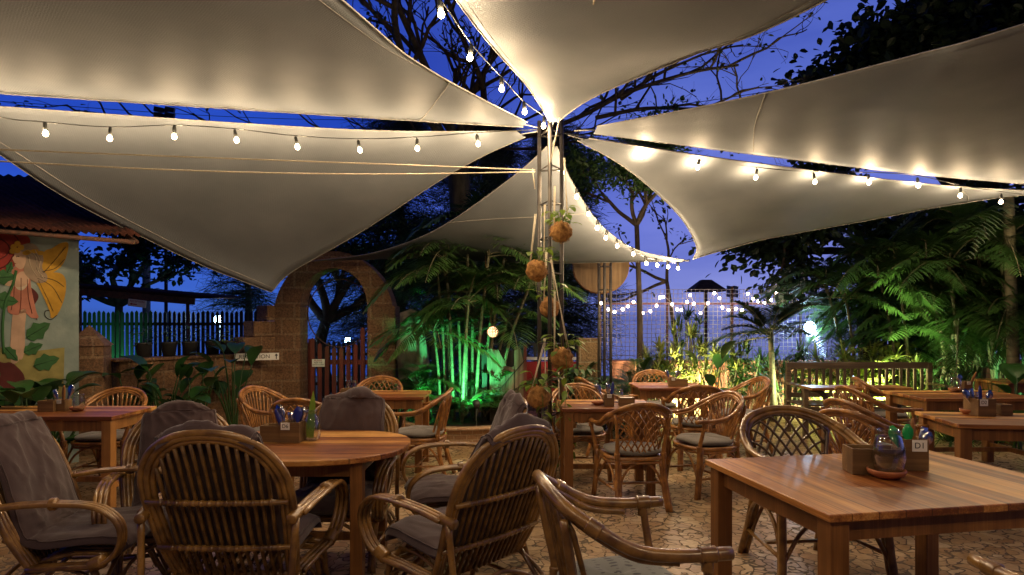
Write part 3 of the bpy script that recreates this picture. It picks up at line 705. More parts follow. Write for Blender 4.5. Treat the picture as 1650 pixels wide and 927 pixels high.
def lounge_cushion(root, seed, drape=True, hang=.16):
    """one long pad from the seat front up the back and, if draped, folded over the top rail"""
    prof = [(.30, .345), (.27, .385), (.15, .392), (.02, .382), (-.09, .375), (-.165, .40), (-.205, .47), (-.235, .58), (-.275, .70), (-.325, .82), (-.375, .91)]
    if drape: prof += [(-.405, .975), (-.45, 1.005), (-.495, .965), (-.505, .965-hang*.55), (-.50, .965-hang)]
    else: prof += [(-.398, .95), (-.405, .985), (-.43, .998)]
    P = catmull([V(0, y, z) for y, z in prof], 6); m = len(P); nu = 37; G = []; Gb = []
    T = np.gradient(np.array(P), axis=0); T /= np.linalg.norm(T, axis=1)[:, None]
    for i, p in enumerate(P):
        v = i/(m-1); nn = np.cross(V(1, 0, 0), T[i]) * -1
        if i < 12 and nn[2] < 0: nn = -nn
        if i == 0: flip = 1
        wid = .262 if v < .42 else .262 + (.20-.262)*((v-.42)/.58)
        th = .05 if v < .38 else .034
        endk = min(1, (v/.04+.25), ((1-v)/.04 + .25))
        row = []; rb = []
        for k in range(nu):
            u = -1 + 2*k/(nu-1); prfl = math.sqrt(max(0, 1-abs(u)**5))
            rg = lambda x, y, z: (1-abs(mnoise.noise(Vector((x, y, z))))*2.2)
            w = mnoise.noise(Vector((u*1.8+seed*5, v*5, seed)))*.011
            w += .011*max(0, rg(u*2.2+v*3+seed, v*9-u*1.6, seed*3.3))**3
            w += .007*max(0, rg(u*4-v*5+seed*2, v*16+u*2, seed*1.3))**3
            if v > .6 and seed != 3: w += (mnoise.noise(Vector((u*1.5+seed*2.1, v*4, 9)))*.04 + .022)*min(1, (v-.6)*4)*(1 if seed in (4, 5, 6) else .5)
            w += .012*max(0, rg(u*1.5+seed, v*22, 5))**2*math.exp(-((v-.42)/.1)**2)
            sag = -max(0, v-.85)/.15*(.035 + .05*mnoise.noise(Vector((u*1.3+seed, seed, 2))) + .05*u*u) if seed != 3 else -max(0, v-.85)/.15*.12*abs(u)**2.2
            p = P[i] + V(0, 0, sag)
            q = p + V(u*wid + .012*mnoise.noise(Vector((v*7, seed, u))), 0, 0)
            row.append(q + nn*(th*prfl*endk + w*prfl)); rb.append(q - nn*.006)
        G.append(row); Gb.append(rb)
    c = MB()
    c.grid([G[i] + Gb[i][::-1] + [G[i][0]] for i in range(m)])
    for e in (0, m-1): c.grid([G[e], Gb[e]])
    o = c.build('cushion', M['cushion'], root)
    pp = MB()
    for k in (1, nu-2): pp.tube([G[i][k] for i in range(2, m)], .0042, 5)
    po = pp.build('piping', M['cushion'], None); po.parent = o
    return o

def lounge_base(cm='cane'):
    root = thing('rattan_lounge_chair', (0, 0, 0), 'x', 'armchair', 'high backed rattan lounge chairs round the oval table')
    C = M[cm]
    half = [V(.275, -.12, .27), V(.30, -.20, .42), V(.315, -.265, .58), V(.318, -.315, .70), V(.30, -.355, .80), V(.235, -.395, .895), V(.13, -.425, .955)]
    hoop = half + [V(0, -.435, .972)] + sym(half)[::-1]
    mb = MB()
    for k, (sx, dz, dy) in enumerate(((1, 0, 0), (.925, -.016, .004), (.85, -.034, .01))):
        mb.tube([p*V(sx, 1, 1) + V(0, dy, dz*max(0, (p[2]-.4)/.55)) for p in hoop], .0155 if k < 2 else .0125, 9, sm=6)
    mb.build('back_hoop', C, root)
    # slats follow the side profile, bowed backwards
    def prof(z):
        ys = [(.27, -.12), (.42, -.20), (.58, -.265), (.70, -.315), (.80, -.355), (.895, -.395), (.972, -.435)]
        return np.interp(z, [q[0] for q in ys], [q[1] for q in ys])
    s = MB()
    for x in np.linspace(-.235, .235, 14):
        zt = np.interp(abs(x), [0, .11, .2, .255], [.935, .915, .86, .79]); bow = -.022*(1-(x/.27)**2)
        s.tube([V(x*(.9+.1*(z-.27)/.6), prof(z)+bow, z) for z in np.linspace(.27, zt, 7)], .0092, 6)
    s.build('back_slats', M['cane_slat'], root)
    h = MB()
    for z in (.43, .655):
        P = [V(x, prof(z) - .022*(1-(x/.27)**2) - .022, z) for x in np.linspace(-.305, .305, 9)]
        h.tube(P, .0125, 8)
        for x in np.linspace(-.235, .235, 14):
            q = V(x, prof(z) - .022*(1-(x/.27)**2) - .022, z); h.wrap(q - V(.009, 0, 0), q + V(.009, 0, 0), .0148, 1, 7)
    h.build('back_rail', C, root)
    for sx in (-1, 1):
        a = MB()
        for k in range(3):
            dx = sx*(.0+.024*(k-1)); o_ = V(dx, 0, 0)
            P = [V(sx*.335, -.27, .595), V(sx*.35, -.12, .615), V(sx*.36, .08, .62), V(sx*.36, .235, .60), V(sx*.358, .325, .535), V(sx*.352, .345, .445), V(sx*.34, .305, .36), V(sx*.325, .22, .31), V(sx*.30, .05, .295), V(sx*.285, -.12, .285)]
            a.tube([p + o_ for p in P], .0125, 8, sm=5)
        a.wrap((sx*.335, -.25, .598), (sx*.322, -.335, .585), .0235, 6, 10)
        a.wrap((sx*.36, .02, .62), (sx*.36, .05, .62), .030, 3, 10)
        a.wrap((sx*.335, .25, .33), (sx*.325, .19, .305), .033, 5, 10)
        a.build('armrest', C, root)
        l = MB(); l.tube([V(sx*.335, -.30, .59), V(sx*.32, -.33, .3), V(sx*.31, -.40, 0)], .0155, 9, sm=4)
        l.tube([V(sx*.285, -.12, .28), V(sx*.29, -.26, .14), V(sx*.295, -.39, .02)], .0125, 8, sm=4); l.build('leg', C, root)
        l = MB(); l.tube([V(sx*.305, .18, .30), V(sx*.30, .23, .15), V(sx*.31, .29, 0)], .017, 9, sm=4)
        l.tube([V(sx*.275, .16, .30), V(sx*.275, .20, .15), V(sx*.285, .27, 0)], .014, 9, sm=4); l.build('leg', C, root)
    f = MB()
    f.tube([V(-.30, .20, .305), V(0, .235, .31), V(.30, .20, .305)], .0165, 8, sm=5); f.tube([V(-.30, .17, .285), V(0, .205, .285), V(.30, .17, .285)], .0135, 8, sm=5)
    f.tube([V(-.27, -.12, .27), V(.27, -.12, .27)], .015, 8)
    for x in np.linspace(-.23, .23, 11): f.tube([V(x, .215, .325), V(x, .05, .33), V(x, -.12, .29)], .009, 6, sm=3)
    f.build('seat_frame', C, root)
    b = MB()
    for sx in (-1, 1):
        b.tube([V(sx*.30, .25, .10), V(sx*.3, .16, .24), V(sx*.3, .0, .285), V(sx*.3, -.2, .22), V(sx*.305, -.36, .10)], .011, 7, sm=5)
        b.tube([V(sx*.30, .24, .12), V(sx*.305, -.36, .12)], .011, 7)
    b.tube([V(-.29, .22, .06), V(-.2, .2, .2), V(0, .19, .28), V(.2, .2, .2), V(.29, .22, .06)], .011, 7, sm=5)
    b.tube([V(-.29, -.34, .06), V(-.2, -.3, .2), V(0, -.26, .27), V(.2, -.3, .2), V(.29, -.34, .06)], .011, 7, sm=5)
    b.tube([V(-.3, -.05, .12), V(.3, -.05, .12)], .011, 7)
    b.build('brace', C, root)
    return root
LG = 'high backed rattan lounge chairs round the oval table'
base = lounge_base('cane_gold')
def ang(dx, dy): return math.atan2(dy, dx) - math.pi/2
def lounge(px, d, face, sc, label, seed, drape=True, first=False, hang=.16, off=-.42):
    """px,d: where the top of the back stands"""
    fx, fy = face; L = math.hypot(fx, fy); fx /= L; fy /= L
    tx, ty = (px-825)*d/FPX, d
    loc = (tx - fx*off*sc, ty - fy*off*sc, 0); rz = ang(fx, fy)
    if first:
        o = base; o.location = loc; o.rotation_euler = (0, 0, rz); o.scale = (sc,)*3; o['label'] = label
    else: o = dup(base, loc, rz, label, LG, sc)
    return o, seed, drape, hang
LL = [(330, 2.68, (.0, 1), 1.05, 'rattan lounge chair nearest the viewer at left, seen square from behind', 1, False, .07),
      (8, 3.30, (1, .10), 1.0, 'rattan lounge chair at the far left edge, seen from its side facing right', 2, False, .1),
      (292, 4.05, (.42, -.9), .96, 'rattan lounge chair behind the square-on one, smooth oval cushion back facing the viewer', 3, False, .1),
      (572, 4.42, (-.03, -1), 1.0, 'rattan lounge chair across the oval table, rumpled cushion facing the viewer', 4, False, .12),
      (842, 2.9, (-.70, .71), 1.03, 'rattan lounge chair at the centre, its slatted back turned to the viewer', 5, False, .1),
      (838, 4.20, (-1, -.22), 1.0, 'rattan lounge chair partly hidden behind the central one, crumpled cushion over its top', 6, False, .2)]
made = [lounge(a, b, c, d, e, f, g, i == 0, h) for i, (a, b, c, d, e, f, g, h) in enumerate([])]
objs = []
for i, (a, b, c, d, e, f, g, h) in enumerate(LL):
    if i == 0: continue
    objs.append(lounge(a, b, c, d, e, f, g, False, h))
a, b, c, d, e, f, g, h = LL[0]; objs.append(lounge(a, b, c, d, e, f, g, True, h))
for o, seed, drape, hang in objs: lounge_cushion(o, seed, drape, hang)

DG = 'rattan dining armchairs on the terrace'
slat = dining('slat', 'cane', 'cane', 'cushion_check', 'slatted rattan armchair behind the D7 table at left, facing the viewer', (-3.75, 5.75, 0), ang(.1, -1))
latt = dining('lattice', 'cane', 'cane', 'cushion_check', 'lattice-backed rattan armchair turned away, at the near side of the table right of the mast', (1.0, 5.15, 0), ang(-.12, 1), 1.0)
chev = dining('chevron', 'cane', 'cane', 'cushion_check', 'rattan armchair with fanned slats beside the table right of the mast, turned left', (1.72, 5.55, 0), ang(-.93, -.3), 1.0)
D = dup
D(slat, (-4.3, 4.45, 0), ang(.12, 1), 'rattan armchair at the near side of the D7 table, its back to the viewer', DG, 1)
D(slat, (-2.30, 6.05, 0), ang(.95, -.30), 'slatted rattan armchair turned right, at the left end of the table by the red gate', DG)
D(latt, (-1.78, 5.45, 0), ang(.05, 1), 'rattan armchair turned away, between the rumpled cushion and the table by the red gate', DG)
D(latt, (-1.55, 7.0, 0), ang(-.1, -1), 'rattan armchair on the far side of the table by the red gate', DG)
D(slat, (-.88, 5.95, 0), ang(-1, .05), 'rattan armchair in profile facing left, in front of the palm planter', DG)
D(latt, (.66, 6.1, 0), ang(0, -1), 'lattice-backed rattan armchair facing the viewer across the table right of the mast', DG)
D(chev, (1.05, 7.2, 0), ang(.9, .3), 'dark rattan armchair half hidden behind the table right of the mast', DG)
D(latt, (1.84, 7.9, 0), ang(0, -1), 'lattice-backed rattan armchair behind the farthest table, against the lit plants', DG)
D(latt, (1.92, 6.5, 0), ang(.1, 1), 'lattice-backed rattan armchair before the farthest table, its back to the viewer', DG)
D(chev, (2.62, 7.15, 0), ang(-1, -.12), 'rattan armchair at the right end of the farthest table, in profile facing left', DG)
D(chev, (2.66, 4.66, 0), ang(.85, .45), 'rattan armchair left of the D2 table, nearest of the three stacked in view', DG)
D(chev, (2.98, 5.2, 0), ang(.95, .25), 'rattan armchair left of the D2 table, behind the nearest of the three', DG)
D(slat, (3.6, 6.2, 0), ang(1, .1), 'rattan armchair at the left end of the table behind D2', DG)
D(slat, (4.25, 7.1, 0), ang(1, -.2), 'rattan armchair farthest right, in front of the slatted bench', DG)
n1 = dining('lattice', 'cane_gold', 'cane_dark', 'cushion_fleck', 'wide lattice-backed rattan armchair with flecked cushion behind the D1 table', (1.79, 3.73, 0), ang(.10, -1), 1.1); n1.scale = (1.27, 1.1, 1.1)
n2 = dining('slat', 'cane_gold', 'cane_slat', 'cushion_fleck', 'rattan armchair in the near foreground facing right, cut off by the bottom edge', (.42, 2.44, 0), ang(.985, .15), 1.05, 1.3)
D(n2, (1.95, 1.93, 0), ang(-.05, 1), 'rattan armchair cut off in the lower right corner', DG)

# ================================================================== TABLES
def rect_table(P0, ux, w, dpt, label, leg=.07, top=.755, th=.032, ang_=0, round_=None):
    """P0 = near left corner on plan, ux = direction of the near edge"""
    ux = np.array([ux[0], ux[1]])/math.hypot(*ux); uy = np.array([-ux[1], ux[0]])
    c = np.array(P0) + ux*w/2 + uy*dpt/2
    root = thing('wooden_table', (c[0], c[1], 0), label, 'table', 'wooden dining tables', math.atan2(ux[1], ux[0]))
    t = MB()
    if round_:
        n = 56; poly = [(w/2*np.sign(math.cos(a))*abs(math.cos(a))**round_, dpt/2*np.sign(math.sin(a))*abs(math.sin(a))**round_) for a in np.linspace(0, 2*math.pi, n, endpoint=False)]
        t.prism(poly, (0, 0, top-th), (1, 0, 0), (0, 1, 0), th)
    else: t.box((0, 0, top-th/2), (w, dpt, th))
    t.build('tabletop', M['tabletop_cross' if 'D1' in label else 'tabletop'], root, bevel=.005)
    q = 1 if not round_ else .72
    lx, ly = (w/2-leg*.5-.02)*q, (dpt/2-leg*.5-.02)*q
    for sx in (-1, 1):
        for sy in (-1, 1): MB().box((sx*lx, sy*ly, (top-th)/2), (leg, leg, top-th-.001)).build('leg', M['tableleg'], root, bevel=.004)
    a = MB()
    for s in (-1, 1):
        a.box((0, s*ly, top-th-.046), (2*lx-leg, .022, .09)); a.box((s*lx, 0, top-th-.046), (.022, 2*ly-leg, .09))
    a.build('apron', M['tableleg'], root, bevel=.002)
    r = MB(); r.box((0, 0, .19), (2*lx-leg-.002, .03, .045))
    if not round_:
        for s in (-1, 1): r.box((s*lx, 0, .19), (.03, 2*ly-leg, .045))
        r = MB(); 
        for s in (-1, 1): r.box((s*lx, 0, .19), (.03, 2*ly-leg, .045))
        r.box((0, 0, .19), (2*lx-.032, .03, .045))
    if label.find('D1') < 0: r.build('stretcher', M['tableleg'], root, bevel=.002)
    return root
rect_table((1.22, 2.40), (1.37, -.235+.47), 1.0, 1.0, 'x') if False else None
# D1: corner B(1.22,2.38), A(1.054,3.35), C(2.42,3.6)
rect_table((1.222, 2.385), (.9835, .181), 1.39, .985, 'square-cornered wooden table D1 in the right foreground', .082)
rect_table((-2.03, 3.3), (1, 0), 1.40, .98, 'oval wooden table D6 among the lounge chairs', .07, round_=.8)
rect_table((-4.55, 4.85), (1, .0), 1.42, .62, 'wooden table D7 at the left in front of the stone wall', .075)
rect_table((.43, 5.3), (1, -.01), .82, .62, 'wooden table D5 just right of the mast', .075)
rect_table((-1.82, 6.1), (1, .0), .95, .6, 'wooden table by the red gate with a jar and box on it', .07)
rect_table((1.42, 6.94), (1, .0), .8, .62, 'farthest wooden table, in front of the brightly lit plants', .07)
rect_table((3.24, 4.50), (.97, -.15), 1.3, .66, 'wooden table D2 at the right edge', .08)
rect_table((4.0, 6.0), (1, .0), 1.15, .7, 'wooden table D3 behind D2 at the right', .08)
rect_table((6.0, 7.5), (1, .0), .9, .6, 'small wooden table farthest right, against the palms', .07)

# ================================================================== TABLE ITEMS
def text_mesh(s, size, m, parent, loc, rot, extrude=.0006, name='lettering', align='CENTER'):
    cu = bpy.data.curves.new(name, 'FONT'); cu.body = s; cu.size = size; cu.extrude = extrude; cu.align_x = align; cu.align_y = 'CENTER'
    t = bpy.data.objects.new(name, cu); COL.objects.link(t); bpy.context.view_layer.update()
    me = bpy.data.meshes.new_from_object(t); COL.objects.unlink(t); bpy.data.objects.remove(t)
    me.materials.clear(); me.materials.append(m); o = bpy.data.objects.new(name, me); COL.objects.link(o)
    o.parent = parent; o.location = loc; o.rotation_euler = rot
    return o
TZ = .756
def crate(px, py, w, h, dep, label, rz=0, z=TZ, fill=None, x=None):
    d = 1000*(EYE-z)/(py-HORIZON); loc = ((px-825)*d/FPX, d+dep/2, z)
    root = thing('wooden_box', loc, label, 'box', 'wooden boxes on the tables', rz)
    m = MB(); t = .008
    m.box((0, 0, .004), (w, dep, .008)); 
    m.box((0, -dep/2+t/2, h/2+.004), (w, t, h-.008)); m.box((0, dep/2-t/2, h/2+.004), (w, t, h-.008))
    m.box((-w/2+t/2, 0, h/2+.004), (t, dep-2*t, h-.008)); m.box((w/2-t/2, 0, h/2+.004), (t, dep-2*t, h-.008))
    m.build('box_body', M['crate'], root, bevel=.0012)
    if fill: MB().box((0, 0, h*.5), (w-2*t-.004, dep-2*t-.004, h*.9)).build('napkins', M['white_card'], root, bevel=.002)
    return root
def holder(px, py, w, h, num, label, rz=0, z=TZ, side=-.2, dep=None, kk=.44):
    dep = dep or w
    r = crate(px, py, w, h, dep, label, rz, z); r.name = 'cutlery_holder'; r['category'] = 'cutlery holder'; r['group'] = 'cutlery holders with table numbers'
    k = w*kk
    c = MB().box((side*w, -dep/2-.002, h-k*.42), (k, .002, k*.8)).build('number_card', M['white_card'], r)
    text_mesh(num, k*.58, M['black_ink'], c, (side*w, -dep/2-.0035, h-k*.42), (R(90), 0, 0))
    return r
def jar(px, py, r, h, label, z=TZ, shape='mug'):
    d = 1000*(EYE-z)/(py-HORIZON); loc = ((px-825)*d/FPX, d+r, z)
    root = thing('glass_jar', loc, label, 'jar', 'glass jars on the tables')
    if shape == 'belly': pr = [(.55, 0), (.8, .02), (1, .2), (.98, .45), (.8, .7), (.52, .86), (.55, .93), (.6, 1)]
    elif shape == 'lantern': pr = [(.5, .0), (.85, .12), (1, .38), (.93, .62), (.75, .84), (.62, .9), (.68, .95), (.62, 1)]
    else: pr = [(.85, 0), (.95, .05), (.95, .75), (.8, .85), (.85, .9), (.85, 1)]
    m = MB(); outer = [(r*a, h*b) for a, b in pr]; innr = [(r*a-.0025, max(h*b, .004)) for a, b in pr][::-1]
    m.lathe([(.0005, 0)] + outer + innr + [(.0005, .004)], (0, 0, 0), 24, closed=False)
    o = m.build('jar_body', M['glass'], root)
    return root
def bowl(px, py, r, h, label, z=TZ):
    d = 1000*(EYE-z)/(py-HORIZON); loc = ((px-825)*d/FPX, d+r, z)
    m = MB(); m.lathe([(.001, 0), (r*.55, 0), (r*.9, h*.4), (r, h*.8), (r*.98, h), (r*.9, h), (r*.82, h*.5), (r*.5, h*.2), (.001, h*.18)], (0, 0, 0), 24, closed=False)
    o = m.build('clay_bowl', M['terracotta']); o.location = loc; tag(o, label, 'bowl', 'clay bowls on the tables'); return o
def utensil(loc, dirv, L, kind, m, label):
    """spoon, knife or fork standing in a holder"""
    o_ = MB(); d = np.asarray(dirv, float); d /= np.linalg.norm(d); a = V(0, 0, 0)
    s = np.cross(d, V(0, 1, 0)); s /= np.linalg.norm(s); nn = np.cross(s, d)
    pts = [a + d*L*t for t in np.linspace(0, 1, 9)]
    if kind == 'knife': w = [.006, .006, .006, .007, .009, .010, .010, .008, .003]
    elif kind == 'spoon': w = [.006, .005, .004, .004, .004, .012, .019, .018, .006]
    else: w = [.006, .005, .004, .004, .005, .012, .013, .013, .011]
    w = [q*1.5 for q in w]; L = L*1.12
    top = [[p - s*wi, p + nn*.003 if kind == 'spoon' and i > 4 else p + nn*.0, p + s*wi] for i, (p, wi) in enumerate(zip(pts, w))]
    o_.grid(top); ob = o_.build(kind, m); ob.location = tuple(map(float, loc))
    sd = ob.modifiers.new('t', 'SOLIDIFY'); sd.thickness = .002
    return tag(ob, label, kind, 'cutlery standing in the holders')
def fill(h_root, specs, tabl, hgt):
    L0 = h_root.location
    for (dx, dy, lx, L, kind, mm, desc) in specs:
        utensil((L0.x+dx, L0.y+dy, L0.z+.012), (lx, .05, 1), L, kind, M[mm], desc + ' in the ' + tabl + ' cutlery holder')

# D1
crate(1418, 766, .24, .125, .12, 'long wooden napkin box left of the jar on table D1', R(-6))
h1 = holder(1479, 759, .115, .155, 'D1', 'wooden cutlery holder with the D1 card', R(-4), side=.1, kk=.62)
fill(h1, [(-.03, 0, -.3, .21, 'spoon', 'green_plastic', 'leftmost green spoon'), (-.008, .0, .0, .21, 'spoon', 'green_plastic', 'second green spoon'),
          (.012, .01, .06, .24, 'knife', 'tableleg', 'wooden-handled knife'), (.03, 0, .25, .20, 'fork', 'steel', 'steel fork'), (.02, -.02, .4, .19, 'spoon', 'steel', 'steel spoon')], 'D1', .1)
bowl(1446, 777, .085, .042, 'clay bowl holding the jar on table D1')
jar(1447, 771, .072, .215, 'egg-shaped glass jar standing in the clay bowl on table D1', z=.772, shape='lantern')
# D6
crate(436, 713, .13, .10, .11, 'low open wooden box left of the D6 holder', R(-4))
h6 = holder(467, 714, .125, .125, 'D6', 'wooden cutlery holder with the D6 card', R(-3), side=-.2)
fill(h6, [(-.04, 0, -.42, .20, 'knife', 'blue_plastic', 'blue-handled knife'), (-.02, 0, -.38, .23, 'spoon', 'steel', 'long leaning steel spoon'), (.0, .01, -.15, .17, 'fork', 'steel', 'short steel fork'),
          (.022, 0, .02, .20, 'spoon', 'blue_plastic', 'upright blue spoon'), (.034, .01, .1, .20, 'spoon', 'steel', 'rightmost steel spoon')], 'D6', .1)
j6 = jar(498, 712, .055, .19, 'pear-shaped glass jar with a leaf cutting on table D6', shape='belly')
lf = MB(); L0 = j6.location
lf.strap([(-.014, 0, .012), (-.012, 0, .09), (-.002, 0, .17), (.004, 0, .24), (.010, 0, .31)], [.022, .027, .022, .017, .001], up=(0, 1, 0), fold=.2)
lo = lf.build('leaf_cutting', M['leaf_lime']); lo.location = L0; tag(lo, 'upright lime green leaf standing in the D6 jar', 'leaf')
# D7
crate(73, 664, .13, .09, .1, 'wooden napkin box left of the D7 holder', 0)
h7 = holder(96, 663, .085, .095, 'D7', 'wooden cutlery holder with the D7 card', 0, side=-.05)
fill(h7, [(-.03, 0, -.3, .17, 'fork', 'steel', 'short steel fork'), (0, 0, 0, .2, 'knife', 'tableleg', 'wooden-handled knife'), (.02, 0, .25, .21, 'spoon', 'steel', 'bright steel spoon')], 'D7', .1)
bowl(117, 664, .06, .035, 'clay bowl right of the D7 holder'); jar(121, 662, .045, .13, 'glass jar in the clay bowl on table D7', z=.768)
# D5 (mid)
crate(1011, 655, .13, .075, .1, 'wooden napkin box filled with tissue right of the D5 holder', 0, fill=True)
h5 = holder(982, 655, .085, .105, 'D5', 'wooden cutlery holder with the D5 card', 0, side=0)
fill(h5, [(-.03, 0, -.45, .2, 'spoon', 'steel', 'leaning steel spoon'), (0, 0, -.05, .19, 'fork', 'steel', 'upright steel fork'), (.02, 0, .1, .2, 'knife', 'blue_plastic', 'blue-handled knife')], 'D5', .1)
bowl(965, 654, .06, .032, 'clay bowl left of the D5 holder')
jar(998, 650, .048, .12, 'glass jar behind the napkin box on table D5')
# gate table
crate(559, 642, .13, .09, .1, 'wooden box on the table by the red gate', 0)
hg = holder(573, 641, .08, .1, 'D8', 'wooden cutlery holder on the table by the red gate', 0, side=0)
jar(565, 636, .05, .14, 'glass jar on the table by the red gate')
# far table
crate(1099, 623, .14, .08, .1, 'wooden napkin box on the farthest table', 0)
hf = holder(1085, 623, .085, .1, 'D4', 'wooden cutlery holder on the farthest table', 0, side=0)
fill(hf, [(-.02, 0, -.3, .18, 'fork', 'steel', 'steel fork'), (.02, 0, .3, .18, 'spoon', 'steel', 'steel spoon')], 'farthest table', .1)
# D2
h2 = holder(1590, 671, .15, .135, 'D2', 'wooden cutlery holder with the D2 card', R(4), side=-.2)
crate(1622, 669, .10, .08, .1, 'low wooden box right of the D2 holder', R(4))
fill(h2, [(-.04, 0, -.4, .21, 'spoon', 'steel', 'leaning steel spoon'), (-.02, .01, -.2, .2, 'fork', 'steel', 'steel fork'), (.01, 0, 0, .22, 'knife', 'blue_plastic', 'tall blue knife'), (.04, 0, .3, .19, 'spoon', 'steel', 'bright steel spoon')], 'D2', .1)
bowl(1569, 669, .06, .04, 'clay bowl left of the D2 holder'); jar(1573, 662, .045, .15, 'glass jar left of the D2 holder')
# D3
h3 = holder(1561, 632, .085, .11, 'D3', 'wooden cutlery holder with the D3 card', 0, side=0)
fill(h3, [(.02, 0, .5, .22, 'knife', 'tableleg', 'leaning wooden-handled knife'), (-.02, 0, -.3, .18, 'spoon', 'steel', 'steel spoon')], 'D3', .1)
bowl(1546, 632, .065, .035, 'clay bowl left of the D3 holder'); jar(1546, 631, .05, .14, 'glass jar in the clay bowl on table D3', z=.768)

# ================================================================== MURAL BUILDING
bl = thing('house', (-5.3, 6.6, 0), 'small house at the left with a painted mural wall under a rusty corrugated roof', 'house')
WA = V(-4.62, 6.62, 0); WU = V(-.75, -.66, 0)           # wall runs leftwards from its right corner
WU = WU/np.linalg.norm(WU); WN = V(-WU[1], WU[0], 0); WN = WN if WN[1] < 0 else -WN
mb = MB(); H_ = 2.42
a, b = WA, WA + WU*2.4
mb.add([a, b, b + V(0, 0, H_), a + V(0, 0, H_), a - WN*2.6, b - WN*2.6, b - WN*2.6 + V(0, 0, H_+.8), a - WN*2.6 + V(0, 0, H_+.8)],
       [(1, 0, 3, 2), (0, 4, 7, 3), (5, 1, 2, 6), (4, 5, 6, 7)])
mb.build('wall', M['mural_bg'], bl, world=True)
# corrugated roof: eave towards the viewer
eL, eR, rR, rL = at(-260, 340, 5.5), at(226, 380, 6.25), at(92, 287, 8.6), at(-500, 250, 8.6)
G = []; nx = 150
for j in range(5):
    t = j/4; row = []
    for i in range(nx+1):
        s = i/nx; p = (eL*(1-s) + eR*s)*(1-t) + (rL*(1-s) + rR*s)*t
        row.append(p + V(0, 0, .018*math.sin(i/nx*2*math.pi*36) + .01*math.sin(s*7)))
    G.append(row)
mb = MB(); mb.grid(G); ro = mb.build('roof', M['roof_sheet'], bl, world=True); ro.modifiers.new('t', 'SOLIDIFY').thickness = .008
mb = MB(); mb.tube([eL - V(0, -.05, .06), eR - V(.08, -.05, .06)], .025, 6); mb.tube([eR - V(.1, -.1, .05), rR - V(.1, 0, .06)], .025, 6)
mb.build('rafter', M['rust'], bl, world=True)

def on_wall(px, py, off=0):
    """a point of the mural wall seen at this spot of the wall's own picture"""
    d = V((px-825)/FPX, 1, (HORIZON-py)/FPX); o = V(0, 0, EYE); P = WA + WN*off
    t = np.dot(P - o, WN)/np.dot(d, WN); return o + d*t
def patch(name, pts, m, lvl, sm=4, label=None):
    P = [np.append(q, 0) for q in np.array(pts, float)]
    if sm: P = catmull(P, sm, True)
    A = [on_wall(q[0], q[1], .002+.0025*lvl) for q in P]; B = [on_wall(q[0], q[1], .0005) for q in P]
    n = len(A); k = MB(); k.add(A + B, [tuple(range(n))] + [(i, n+i, n+(i+1) % n, (i+1) % n) for i in range(n)])
    o = k.build(name, m, bl, world=True)
    return o
def line(name, pts, m, lvl, w=.006, sm=4):
    A = [on_wall(x, y, .002+.0025*lvl) for x, y in pts]; k = MB(); k.tube(A, w, 4, sm=sm); return k.build(name, m, bl, world=True)
PM = {k: mat('mural_' + k, tuple(q*.9 for q in c), .8, tuple(q*.65 for q in c), 9) for k, c in dict(red=(.27, .02, .012), darkred=(.09, .008, .006), green=(.03, .12, .03), dkgreen=(.015, .06, .015),
      skin=(.52, .34, .23), dress=(.45, .17, .11), hair=(.30, .22, .15), yellow=(.52, .28, .02), black=(.03, .025, .02), cream=(.55, .45, .33), straw=(.30, .26, .08)).items()}
patch('mural_ground', [(0, 560), (40, 568), (104, 560), (102, 640), (0, 640)], PM['straw'], 0, 0)
patch('mural_rose', [(-50, 388), (-10, 372), (24, 374), (44, 380), (48, 392), (30, 400), (26, 425), (10, 440), (-20, 450), (-60, 430)], PM['red'], 1)
patch('mural_rose', [(-30, 470), (-60, 560), (-30, 640), (20, 640), (40, 610), (20, 585), (-5, 575)], PM['darkred'], 1)
for pts in ([(-20, 378), (6, 388), (16, 402), (4, 416), (-20, 420)], [(20, 376), (30, 388), (26, 402)], [(-10, 436), (10, 428), (22, 412)]): line('mural_outline', pts, PM['darkred'], 2, .005)
patch('mural_wing', [(70, 408), (84, 400), (98, 392), (110, 392), (108, 410), (100, 428), (84, 440), (68, 443)], PM['yellow'], 1)
patch('mural_wing', [(52, 440), (70, 440), (96, 440), (106, 452), (104, 480), (92, 508), (82, 512), (80, 502), (66, 470)], PM['yellow'], 2)
for pts in ([(70, 440), (88, 420), (106, 398)], [(68, 438), (90, 432), (104, 418)], [(60, 448), (84, 462), (100, 488)], [(64, 446), (88, 452), (103, 462)], [(62, 452), (76, 480), (86, 502)]): line('mural_outline', pts, PM['black'], 3.2, .0025)
line('mural_curl', [(92, 508), (82, 515), (73, 510), (73, 502), (80, 500)], PM['black'], 2, .004)
line('mural_stem', [(26, 436), (20, 460), (8, 490), (4, 530), (6, 570)], PM['green'], 1, .016)
patch('mural_leg', [(22, 502), (36, 504), (34, 535), (36, 560), (30, 582), (18, 584), (17, 550)], PM['skin'], 1)
patch('mural_leg', [(31, 504), (42, 500), (40, 530), (40, 560), (36, 578), (31, 575), (30, 540)], PM['skin'], 2)
patch('mural_dress', [(20, 434), (38, 430), (48, 438), (50, 462), (58, 500), (62, 512), (50, 512), (40, 504), (26, 508), (12, 500), (18, 470)], PM['dress'], 2)
for pts in ([(24, 450), (22, 480), (18, 500)], [(34, 448), (34, 480), (32, 504)], [(44, 450), (46, 480), (52, 506)]): line('mural_outline', pts, PM['darkred'], 3, .003)
patch('mural_ribbon', [(46, 462), (58, 470), (62, 480), (54, 496), (60, 516), (50, 500), (50, 480)], PM['darkred'], 1)
patch('mural_arm', [(42, 440), (46, 454), (36, 462), (20, 462), (2, 458), (-12, 452), (-12, 446), (6, 448), (24, 444), (34, 438)], PM['skin'], 3)
